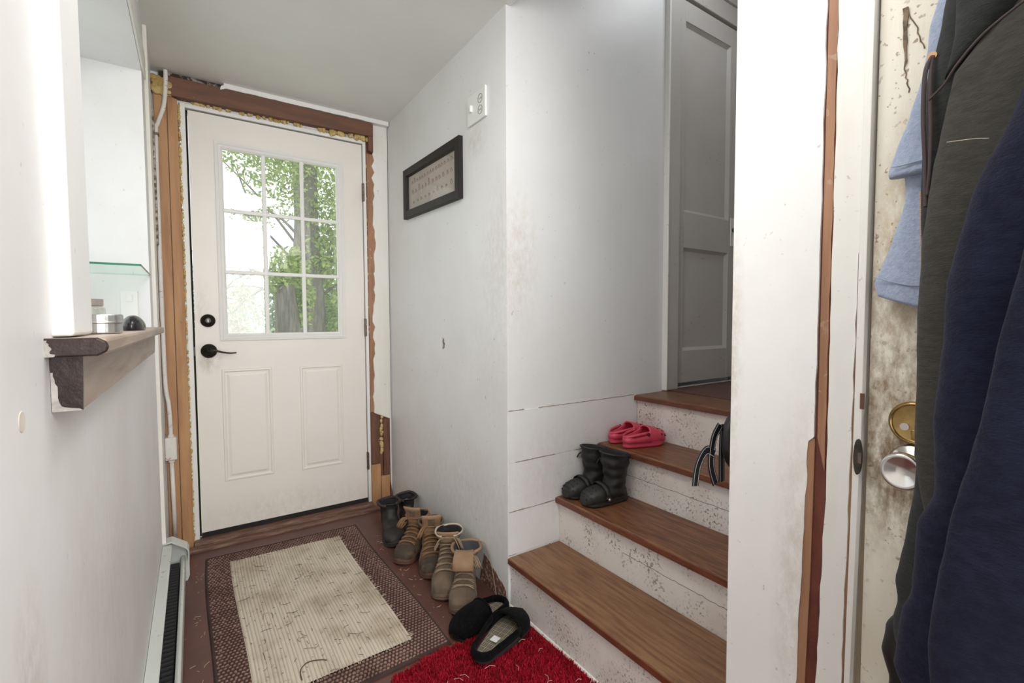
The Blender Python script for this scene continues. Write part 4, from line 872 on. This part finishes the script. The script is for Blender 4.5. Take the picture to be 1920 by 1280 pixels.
def vents(R, m, par, rad=0.0042):
    bm = NB()
    for s, aa in ((1.7, (-0.5, 0, 0.5)), (2.6, (-0.65, -0.22, 0.22, 0.65)), (3.6, (-0.5, 0, 0.5)), (1.2, (-1.15, 1.15)), (2.2, (-1.25, 1.25)), (3.2, (-1.3, 1.3))):
        for a in aa:
            p = sock_pt(R, s, a, 0.0); nrm = (sock_pt(R, s, a, 0.01)-p).normalized(); ro = nrm.to_track_quat('Z', 'Y').to_matrix().to_4x4()
            bmesh.ops.create_cone(bm, cap_ends=True, segments=14, radius1=rad, radius2=rad, depth=0.0012, matrix=Matrix.Translation(p+nrm*0.0001) @ ro)
    return obj('vent_holes', bm, m, par, world=False)
def clog(t, L, m, mdk, w=1.0):
    Wd = 0.042*L/0.22*w; q = L/0.22; clog_base(t, L, m, Wd, 0.022*q)
    R = clog_rings(L, w); up = obj('upper', sock(R, 36, 4), m, t, smooth=True, world=False, mods=[solid(0.005, -1)]); vents(R, mdk, up)
    # collar wall sweeping from the arch down round the heel, one strip
    bm = NB(); a_, m_, b_ = [], [], []
    for j in range(49):
        v = j/24-1; sg = 1 if v >= 0 else -1; e = 1-abs(v)          # e = 0 at the arch, 1 at the heel
        e = 1-abs(v); x = 0.122*q*(math.cos(e*PI/2))**1.0; x = max(0.0, x)
        wy = foot_w(max(x/L, 0.0), L, Wd) if x > 1e-5 else 0.0; k = (x/(0.122*q))**2.2
        zt = (0.042+0.025*k)*q; yt = wy*(0.93-0.13*k)
        a_.append((x+0.001, wy*sg*0.99, 0.020*q)); m_.append((x+0.001, wy*sg*1.0, (0.020*q+zt)/2)); b_.append((x+0.004, yt*sg, zt))
    loft(bm, [a_, m_, b_], close=False); obj('side_wall', bm, m, t, smooth=True, world=False, mods=[solid(0.005, 0)])
    # back strap folded against the collar, with rivets
    bm = NB(); P = []
    for j in range(25):
        v = j/24*2-1; ang = v*PI/2; x = (0.098-0.098*math.cos(ang))*q*1.0; y = 0.040*q*w*math.sin(ang); P.append((x+0.004, y, (0.040+0.018*abs(v))*q))
    rings = [[(x, y, z-0.007*q), (x-0.003, y*1.05, z), (x, y, z+0.007*q), (x+0.003, y*0.93, z)] for x, y, z in P]
    loft(bm, rings, cap0=True, cap1=True); sb = obj('heel_strap', bm, m, t, smooth=True, world=False)
    for sg in (-1, 1):
        bm = NB(); lathe(bm, [(0.0001, -0.003), (0.0062, -0.003), (0.0062, 0.003), (0.0001, 0.003)], (0.104*q, 0.0435*q*w*sg, 0.053*q), 1, 16); obj('rivet', bm, mdk, sb, world=False)
GP = 'pink clogs on the third step'
t, L = place('clog', 'pink vented foam clog against the stair wall, behind the other', 'clog', (1.440, 1.395), (1.636, 1.378), 0.5562, GP); clog(t, L, m_pink, m_pinkdk); t.scale = (1, 1, 1.14)
t, L = place('clog', 'pink vented foam clog on the step edge side, in front of the other', 'clog', (1.432, 1.312), (1.630, 1.275), 0.5562, GP); clog(t, L, m_pink, m_pinkdk); t.scale = (1, 1, 1.14)
def clog_boot(t, L, sd):
    q = L/0.22; Wd = 0.043*q; clog_base(t, L, m_clog, Wd, 0.026*q)
    R = clog_rings(L, 1.05); up = obj('upper', sock(R, 36, 4), m_clog, t, smooth=True, world=False, mods=[solid(0.005, -1)]); vents(R, m_lining, up)
    bm = NB(); rings = []; H = 0.188; n = 30
    for j in range(29):
        v = j/28; z = 0.028+(H-0.028)*v; cx = (0.064-0.004*v)*q; rx = (0.056+0.006*v-0.014*math.sin(PI*min(1, v*1.3)))*q; ry = (0.037+0.010*v)*q
        if v < 0.35: cx += 0.016*(1-v/0.35)*q; rx += 0.012*(1-v/0.35)*q
        puff = 0.0035*abs(math.sin(v*PI*4.5)); rg_ = []
        for i in range(n):
            a = 2*PI*i/n; w_ = 0.0035*noise.noise(Vector((math.cos(a)*3, math.sin(a)*3, v*7+sd)))
            rg_.append((cx+(rx+puff+w_)*math.cos(a), (ry+puff+w_)*math.sin(a), z+0.010*v*math.cos(a)*(1 if v > 0.8 else v)))
        rings.append(rg_)
    loft(bm, rings); sf = obj('shaft', bm, [m_nylon, m_lining], t, smooth=True, world=False, mods=[solid(0.004, -1, 1)])
    bm = NB(); tube(bm, [Vector(p) for p in rings[-1]]+[Vector(rings[-1][0])], 0.004, 8); obj('cuff', bm, m_nylon, sf, smooth=True, world=False)
    bm = NB(); P = [sock_pt(R, 5.4, a, 0.006) for a in [(-1.75+3.5*i/20) for i in range(21)]]; rr_ = []
    for p in P: rr_.append([p+Vector((-0.012, 0, 0.001)), p+Vector((0, 0, 0.003)), p+Vector((0.012, 0, -0.001)), p+Vector((0, 0, -0.002))])
    loft(bm, rr_, cap0=True, cap1=True); st_ = obj('instep_strap', bm, m_clog, t, smooth=True, world=False)
    for sg in (-1, 1):
        bm = NB(); p = sock_pt(R, 5.4, sg*1.72, 0.008); lathe(bm, [(0.0001, -0.003), (0.006, -0.003), (0.005, 0.003), (0.0001, 0.004)], p, 1, 16); obj('rivet', bm, m_tin, st_, smooth=True, world=False)
    bm = NB(); bx(bm, 0.112*q, 0.1145*q, 0.006, 0.020, 0.150, 0.1545); obj('logo_tab', bm, m_whitelab, sf, world=False)
    bm = NB(); tube(bm, smooth_path([(0.08, -0.046*q, 0.165), (0.095, -0.056*q, 0.155), (0.105, -0.058*q, 0.140)]), 0.0028, 6); obj('pull_cord', bm, m_nylon, sf, smooth=True, world=False)
GC = 'black snow clogs on the second step'
t, L = place('snow_boot', 'black rubber-toed snow boot with nylon shaft, nearer the wall', 'boot', (1.392, 1.372), (1.192, 1.398), 0.3722, GC); clog_boot(t, L, 1)
t, L = place('snow_boot', 'black vented rubber snow boot with nylon shaft, nearer the step edge', 'boot', (1.398, 1.262), (1.196, 1.300), 0.3722, GC); clog_boot(t, L, 9)

# ------------------------------------------------------------------ garments hanging on the near door
def drape(rows, zt, zb, nz_, nr=60, fold=0.006, freq=5.0, seed=0, wr=0.004, slant=0.0, pw=0.65):
    """rows: (z, y_left, y_right, x_mid, half_depth) — closed hanging volume"""
    bm = NB(); rings = []
    for j in range(nz_+1):
        z = zt+(zb-zt)*j/nz_; yl, yr, xm, hd = interp(rows, z); yc, hy = (yl+yr)/2, (yl-yr)/2; rg_ = []
        for i in range(nr):
            a = 2*PI*i/nr; ca, sa = math.cos(a), math.sin(a)
            y = yc+hy*math.copysign(abs(ca)**pw, ca); s_ = math.copysign(abs(sa)**0.7, sa)
            fo = fold*math.sin(freq*2*PI*(y*4+slant*z)+3*noise.noise(Vector((y*5, z*2.2, seed))))+wr*noise.noise(Vector((y*16, z*9, seed+3)))*1.6
            x = xm-hd*s_-fo*abs(sa)*(1 if sa > 0 else 0.2)
            y += 0.0015*noise.noise(Vector((z*30, seed, i*0.1)))
            rg_.append((x, y, z))
        rings.append(rg_)
    loft(bm, rings, cap0=True, cap1=True); return bm
# coat rack rail above the frame
hk = thing('coat_hook', 'metal over-door hook holding the hanging clothes', 'hook', (XR, 0.13, 1.75))
bm = NB(); tube(bm, smooth_path([(XR-0.002, 0.13, 1.80), (XR-0.02, 0.13, 1.72), (XR-0.05, 0.13, 1.69), (XR-0.08, 0.13, 1.70), (XR-0.095, 0.13, 1.73)]), 0.004, 8); bx(bm, XR-0.004, XR+0.002, 0.11, 0.15, 1.74, 1.84); obj('hook_arm', bm, m_chrome, hk, smooth=True)
# pale blue shirt
ts = thing('blue_shirt', 'pale blue jersey shirt hanging furthest left on the near door', 'shirt', (0.93, 0.2, 1.1))
R1 = [(1.62, 0.225, 0.10, 0.937, 0.010), (1.524, 0.249, 0.10, 0.935, 0.011), (1.448, 0.256, 0.10, 0.934, 0.012), (1.38, 0.274, 0.10, 0.932, 0.013), (1.311, 0.295, 0.10, 0.930, 0.014), (1.300, 0.292, 0.10, 0.930, 0.014)]
obj('sleeve', drape(R1, 1.62, 1.302, 50, 60, 0.002, 3, 2, 0.002), m_blue, ts, smooth=True)
R2 = [(1.31, 0.276, 0.10, 0.938, 0.009), (1.26, 0.274, 0.10, 0.937, 0.009), (1.20, 0.290, 0.10, 0.936, 0.010), (1.135, 0.311, 0.10, 0.935, 0.011), (1.118, 0.305, 0.10, 0.935, 0.011)]
bm = drape(R2, 1.33, 1.118, 40, 60, 0.003, 4, 5, 0.003)
for v in bm.verts:   # hem sags toward the right
    k = max(0, min(1, (0.31-v.co.y)/0.06)); v.co.z -= 0.022*k*max(0, (1.25-v.co.z)/0.13)
obj('shirt_body', bm, m_blue, ts, smooth=True)
bm = NB(); tube(bm, [(0.915, 0.286, 1.3175), (0.914, 0.278, 1.316), (0.914, 0.255, 1.317), (0.915, 0.23, 1.318)], 0.0013, 6); obj('hem_stitching', bm, m_blue, ts, smooth=True); bm = NB(); tube(bm, [(0.922, 0.308, 1.148), (0.923, 0.285, 1.138), (0.923, 0.262, 1.131), (0.922, 0.235, 1.128)], 0.0012, 6); obj('hem_stitching', bm, m_blue, ts, smooth=True)
# charcoal hoodie
hd_ = thing('hooded_sweatshirt', 'charcoal zip hooded sweatshirt with brown drawstring, behind the navy jacket', 'sweatshirt', (0.88, 0.15, 1.1))
HB = [(1.75, 0.17, 0.02, 0.90, 0.03), (1.52, 0.221, 0.01, 0.893, 0.036), (1.452, 0.230, 0.0, 0.892, 0.038), (1.418, 0.238, 0.0, 0.890, 0.038), (1.329, 0.239, 0.0, 0.89, 0.038), (1.277, 0.241, 0.0, 0.89, 0.037), (1.146, 0.2355, 0.0, 0.89, 0.036),
      (1.046, 0.2325, 0.0, 0.887, 0.030), (0.89, 0.2275, 0.0, 0.865, 0.030), (0.84, 0.229, 0.0, 0.865, 0.032), (0.75, 0.240, 0.0, 0.87, 0.038), (0.69, 0.250, 0.0, 0.875, 0.04), (0.66, 0.246, 0.0, 0.875, 0.04), (0.635, 0.251, 0.0, 0.875, 0.04), (0.60, 0.25, 0.0, 0.875, 0.038), (0.55, 0.24, 0.0, 0.878, 0.03)]
hb = obj('body', drape(HB, 1.75, 0.555, 120, 80, 0.004, 2.5, 1, 0.005), m_hoodie, hd_, smooth=True)
SL = [(1.60, 0.13, 0.0, 0.862, 0.018), (1.456, 0.160, 0.0, 0.852, 0.024), (1.40, 0.200, 0.0, 0.848, 0.027), (1.28, 0.2165, 0.0, 0.845, 0.028), (1.19, 0.225, 0.0, 0.845, 0.028), (1.12, 0.2275, 0.0, 0.845, 0.028), (1.04, 0.2265, 0.02, 0.843, 0.027), (0.89, 0.224, 0.05, 0.838, 0.026), (0.82, 0.212, 0.08, 0.836, 0.022), (0.79, 0.205, 0.09, 0.836, 0.018)]
obj('sleeve', drape(SL, 1.60, 0.79, 90, 80, 0.0025, 2.0, 4, 0.004, 0.1), m_sleeve, hd_, smooth=True)
HD = [(1.75, 0.14, 0.0, 0.852, 0.03), (1.60, 0.185, 0.0, 0.852, 0.034), (1.50, 0.200, 0.0, 0.850, 0.034), (1.44, 0.200, 0.0, 0.850, 0.030), (1.38, 0.214, 0.10, 0.856, 0.016)]
bm = drape(HD, 1.75, 1.395, 40, 60, 0.003, 2.0, 7, 0.004)
for v in bm.verts:
    k = max(0, min(1, (0.22-v.co.y)/0.08)); v.co.z += 0.07*k*max(0, min(1, (1.5-v.co.z)/0.1))
hdo = obj('hood', bm, m_hoodie, hd_, smooth=True)
bm = NB(); tube(bm, smooth_path([(0.815, 0.13, 1.452), (0.814, 0.165, 1.430), (0.818, 0.19, 1.405), (0.828, 0.205, 1.388), (0.842, 0.224, 1.378)], 8), 0.0016, 6); obj('seam', bm, m_string, hdo, smooth=True)
bm = NB(); lathe(bm, [(0.0025, 0.0), (0.0055, 0.0), (0.0055, -0.003), (0.0025, -0.003)], (0.866, 0.228, 1.445), 0, 18); obj('eyelet', bm, m_copper, hb)
bm = NB(); tube(bm, smooth_path([(0.863, 0.228, 1.444), (0.853, 0.232, 1.42), (0.851, 0.232, 1.36), (0.853, 0.229, 1.30), (0.852, 0.2265, 1.25), (0.850, 0.2255, 1.235)], 8), 0.0027, 8)
tube(bm, smooth_path([(0.863, 0.227, 1.444), (0.853, 0.2265, 1.41), (0.850, 0.2235, 1.35), (0.850, 0.2225, 1.29), (0.851, 0.2245, 1.25)], 8), 0.0024, 8); obj('drawstring', bm, m_string, hb, smooth=True)
bm = NB()
for k in range(60):
    z = 1.262-k*0.0028; yl = interp(HB, z)[0]; bx(bm, 0.880, 0.889, yl-0.0015, yl+0.0012, z, z+0.0016)
obj('zipper', bm, m_copper, hb)
# navy jacket
nj = thing('navy_jacket', 'navy blue fleece jacket hanging in front at the right edge', 'jacket', (0.80, 0.08, 1.0))
NJ = [(1.62, 0.05, -0.12, 0.79, 0.03), (1.438, 0.095, -0.14, 0.775, 0.045), (1.311, 0.128, -0.14, 0.77, 0.048), (1.224, 0.160, -0.14, 0.768, 0.05), (1.124, 0.178, -0.14, 0.766, 0.05), (1.05, 0.180, -0.14, 0.765, 0.05), (0.95, 0.186, -0.14, 0.765, 0.05),
      (0.864, 0.182, -0.14, 0.765, 0.05), (0.823, 0.198, -0.14, 0.767, 0.05), (0.727, 0.202, -0.14, 0.77, 0.052), (0.703, 0.211, -0.14, 0.77, 0.052), (0.624, 0.219, -0.14, 0.77, 0.052), (0.59, 0.205, -0.14, 0.77, 0.05), (0.52, 0.20, -0.14, 0.77, 0.045), (0.45, 0.19, -0.13, 0.775, 0.035)]
nb = obj('body', drape(NJ, 1.62, 0.45, 120, 90, 0.003, 2.0, 3, 0.005, 0.3), m_navy, nj, smooth=True)
NS = [(1.50, 0.05, -0.12, 0.712, 0.02), (1.20, 0.110, -0.12, 0.708, 0.024), (1.17, 0.118, -0.12, 0.707, 0.025), (1.052, 0.141, -0.11, 0.706, 0.026), (0.97, 0.152, -0.10, 0.706, 0.026), (0.86, 0.176, -0.10, 0.707, 0.026), (0.76, 0.190, -0.10, 0.708, 0.026), (0.70, 0.196, -0.10, 0.71, 0.026), (0.62, 0.19, -0.10, 0.712, 0.024), (0.52, 0.17, -0.10, 0.715, 0.02)]
NS = [(z, yl*0.70/0.8, yr, x, h) for z, yl, yr, x, h in NS]
obj('sleeve', drape(NS, 1.50, 0.52, 100, 80, 0.003, 2.2, 6, 0.005, 0.2), m_navy, nj, smooth=True)
# black garment low behind
bl = [(0.66, 0.235, 0.05, 0.90, 0.025), (0.60, 0.268, 0.05, 0.90, 0.03), (0.56, 0.272, 0.05, 0.90, 0.03), (0.52, 0.262, 0.05, 0.90, 0.03), (0.45, 0.262, 0.05, 0.90, 0.03), (0.38, 0.25, 0.05, 0.90, 0.028)]
o = obj('black_trousers', drape(bl, 0.70, 0.38, 50, 60, 0.005, 3, 11, 0.006), m_nylon, smooth=True); tag(o, 'black garment end hanging lowest below the charcoal sweatshirt', 'trousers')
# a few hairs and threads on the clothes
bm = NB(); tube(bm, smooth_path([(0.806, 0.195, 1.305), (0.8, 0.17, 1.300), (0.80, 0.155, 1.296)]), 0.0005, 4); o = obj('loose_thread', bm, m_fleece, smooth=True); tag(o, 'thin pale thread clinging to the charcoal sweatshirt sleeve', 'thread')

# ------------------------------------------------------------------ strap bag and red cloth behind the column
bg_ = thing('strap_bag', 'black bag with white-edged straps hanging beside the stairs', 'bag', (1.03, 0.60, 0.78))
bm = NB(); bmesh.ops.create_uvsphere(bm, u_segments=28, v_segments=18, radius=1)
for v in bm.verts:
    x, y, z = v.co; n_ = 1+0.12*noise.noise(Vector((x*2, y*2, z*2)))
    v.co = Vector((1.055+x*0.062*n_, 0.603+y*0.030, 0.80+z*0.075*n_))
obj('bag_body', bm, m_nylon, bg_, smooth=True)
def strap(P, w, par):
    P = smooth_path(P, 6); bm = NB(); rings = []; eg = NB(); e1, e2 = [], []
    for i, p in enumerate(P):
        d = (P[min(i+1, len(P)-1)]-P[max(i-1, 0)]).normalized(); s_ = d.cross(Vector((0, 1, 0))).normalized()*w/2; nn = Vector((0, 0.0012, 0))
        rings.append([p-s_-nn, p+s_-nn, p+s_+nn, p-s_+nn]); e1.append(p+s_*0.72); e2.append(p-s_*0.72)
    loft(bm, rings, cap0=True, cap1=True); o = obj('strap', bm, m_web, par)
    for e in (e1, e2): tube(eg, e, 0.0016, 6)
    obj('strap_edging', eg, m_webw, o); return o
strap([(1.02, 0.634, 0.83), (1.00, 0.637, 0.80), (0.995, 0.640, 0.74), (1.015, 0.640, 0.69)], 0.022, bg_)
strap([(1.005, 0.638, 0.765), (0.975, 0.640, 0.775), (0.945, 0.640, 0.745), (0.935, 0.640, 0.70)], 0.022, bg_)
strap([(1.035, 0.636, 0.83), (1.035, 0.638, 0.76), (1.04, 0.640, 0.69)], 0.022, bg_)
bm = NB(); tube(bm, smooth_path([(1.06, 0.60, 0.86), (1.05, 0.60, 0.95), (1.08, 0.585, 1.05), (1.10, 0.567, 1.10)]), 0.006, 8); obj('handle', bm, m_web, bg_, smooth=True)
RC = [(1.13, 1.075, 1.045, 0.588, 0.006), (1.05, 1.09, 1.036, 0.59, 0.012), (0.98, 1.09, 1.026, 0.59, 0.013), (0.93, 1.08, 1.024, 0.59, 0.012), (0.91, 1.06, 1.03, 0.59, 0.008)]
bm = drape(RC, 1.13, 0.91, 30, 40, 0.003, 8, 2, 0.003)
for v in bm.verts: v.co = Vector((v.co.y, v.co.x, v.co.z))
o = obj('red_cloth', bm, m_redcloth, smooth=True); tag(o, 'dark red patterned cloth hanging at the column edge above the strap bag', 'cloth')

# ------------------------------------------------------------------ outdoors
bm = NB(); bx(bm, -60, 90, 2.95, 120, -0.55, -0.5); struct('ground', bm, m_lawn)
def leaves(rr, cl, n, s):
    V, F = [], []
    for k in range(n):
        c = rr.choice(cl); u_ = rr.uniform(-1, 1); a = rr.uniform(0, 2*PI); q = math.sqrt(1-u_*u_); rad = rr.random()**0.45
        p = Vector((c[0]+c[3]*rad*q*math.cos(a), c[1]+c[3]*rad*q*math.sin(a), c[2]+c[4]*rad*u_))
        d = Vector((rr.gauss(0, 1), rr.gauss(0, 1), rr.gauss(0, 1))).normalized(); e = d.cross(Vector((rr.gauss(0, 1), rr.gauss(0, 1), rr.gauss(0, 1)))).normalized(); ss = s*rr.uniform(0.6, 1.3)
        o = len(V); V += [tuple(p-d*ss), tuple(p+e*ss*0.5), tuple(p+d*ss), tuple(p-e*ss*0.5)]; F.append((o, o+1, o+2, o+3))
    return V, F
def tree(name, label, base, trunk, rad, branches, cl, n, s, ml, seed):
    t = thing(name, label, 'tree' if 'tree' in name else 'shrub', base); rr = random.Random(seed); bm = NB()
    if trunk:
        P = smooth_path([Vector(base)+Vector(p) for p in trunk], 6); k = len(P); tube(bm, P, rad, 12, taper=[1.15-0.6*i/k for i in range(k)])
        for b_ in branches:
            P2 = smooth_path([Vector(base)+Vector(p) for p in b_], 5); k = len(P2); tube(bm, P2, rad*0.22, 7, taper=[1-0.8*i/k for i in range(k)])
        obj('trunk', bm, m_bark, t, smooth=True)
    V, F = leaves(rr, [(c[0]+base[0], c[1]+base[1], c[2]+base[2], c[3], c[4]) for c in cl], n, s)
    me = bpy.data.meshes.new('foliage'); me.from_pydata([(a-base[0], b_-base[1], c-base[2]) for a, b_, c in V], [], F); me.materials.append(ml)
    o = bpy.data.objects.new('foliage', me); C.objects.link(o); o.parent = t; return t
tree('ivy_tree', 'thick broken trunk capped with ivy, straight out from the door window', (1.35, 9, -0.5), [(0, 0, 0), (0.02, 0, 1), (-0.02, 0, 2.2)], 0.26, [],
     [(0, 0, 2.55, 0.36, 0.32), (-0.12, 0, 2.3, 0.26, 0.3), (0.3, 0, 2.0, 0.16, 0.6)], 1000, 0.05, m_leaf, 1)
tree('leafy_tree', 'tall leafy tree with dark trunk seen in the right window panes', (2.22, 11, -0.5), [(0, 0, 0), (0.02, 0, 2), (-0.05, 0, 4), (0.05, 0, 7)], 0.19,
     [[(0, 0, 2.6), (0.5, 0, 3.0), (1.1, 0, 3.2)], [(0, 0, 3.0), (-0.6, 0, 3.7), (-1.2, 0, 4.0)], [(0, 0, 2.0), (0.5, 0.1, 2.4), (0.9, 0, 2.5)]],
     [(0, 0, 4.6, 1.4, 1.0), (0.7, 0, 5.4, 1.4, 1.0), (-0.9, 0, 5.2, 1.0, 0.8), (0.6, 0, 3.8, 0.9, 0.7), (0.2, 0, 3.0, 0.5, 0.7), (0.62, 0, 1.6, 0.4, 0.9), (-0.38, 0, 2.4, 0.22, 0.8), (-0.42, 0.3, 1.3, 0.2, 0.7)], 10000, 0.055, m_leaf, 2)
tree('leafy_tree', 'bushy deep green tree behind, filling the far right panes', (4.6, 17, -0.5), [(0, 0, 0), (0.1, 0, 3), (0, 0, 7)], 0.2,
     [[(0, 0, 2.6), (0.9, 0, 3.4)], [(0, 0, 3.0), (-0.9, 0, 3.9)]], [(0, 0, 3.4, 1.9, 1.8), (0.5, 0, 6, 2.0, 1.6), (-0.6, 0, 1.8, 1.1, 1.4), (1.0, 0, 1.6, 1.2, 1.4)], 7000, 0.08, m_leaf2, 3)
tree('budding_tree', 'bare branching tree with pale buds in the upper left panes', (2.55, 15, -0.5), [(0, 0, 0), (-0.05, 0, 2), (0.1, 0, 4.5), (0, 0, 7)], 0.19,
     [[(0, 0, 3.2), (-0.9, 0, 4.2), (-2.0, 0, 5.0)], [(0, 0, 2.4), (-1.1, 0, 3.0), (-2.2, 0, 3.1)], [(0, 0, 3.8), (-0.9, 0, 5.0), (-1.9, 0, 6.0)], [(-0.9, 0, 4.2), (-1.4, 0, 4.0), (-2.1, 0, 3.6)], [(-1.0, 0, 4.3), (-1.2, 0, 4.9), (-1.5, 0, 5.8)], [(0, 0, 1.8), (-0.9, 0, 2.5), (-1.9, 0, 2.5)], [(-1.1, 0, 3.0), (-1.6, 0, 2.7), (-2.0, 0, 2.2)], [(-0.9, 0, 2.5), (-1.4, 0, 2.1), (-1.8, 0, 1.6)], [(-0.9, 0, 5.0), (-1.3, 0, 5.0), (-2.0, 0, 4.5)]],
     [(-0.6, 0, 5.2, 0.8, 0.9), (-1.1, 0, 4.5, 0.6, 0.5), (-0.4, 0, 6.0, 0.9, 0.7), (-1.3, 0, 3.4, 0.5, 0.5)], 1100, 0.06, m_leaf, 4)
tree('budding_shrub', 'pinkish pale budding shrub in the lower left panes', (1.35, 14, -0.5), None, 0, [], [(-0.35, 0, 2.2, 0.35, 0.5), (-0.45, 0, 1.4, 0.35, 0.4)], 520, 0.06, m_leaf3, 5)
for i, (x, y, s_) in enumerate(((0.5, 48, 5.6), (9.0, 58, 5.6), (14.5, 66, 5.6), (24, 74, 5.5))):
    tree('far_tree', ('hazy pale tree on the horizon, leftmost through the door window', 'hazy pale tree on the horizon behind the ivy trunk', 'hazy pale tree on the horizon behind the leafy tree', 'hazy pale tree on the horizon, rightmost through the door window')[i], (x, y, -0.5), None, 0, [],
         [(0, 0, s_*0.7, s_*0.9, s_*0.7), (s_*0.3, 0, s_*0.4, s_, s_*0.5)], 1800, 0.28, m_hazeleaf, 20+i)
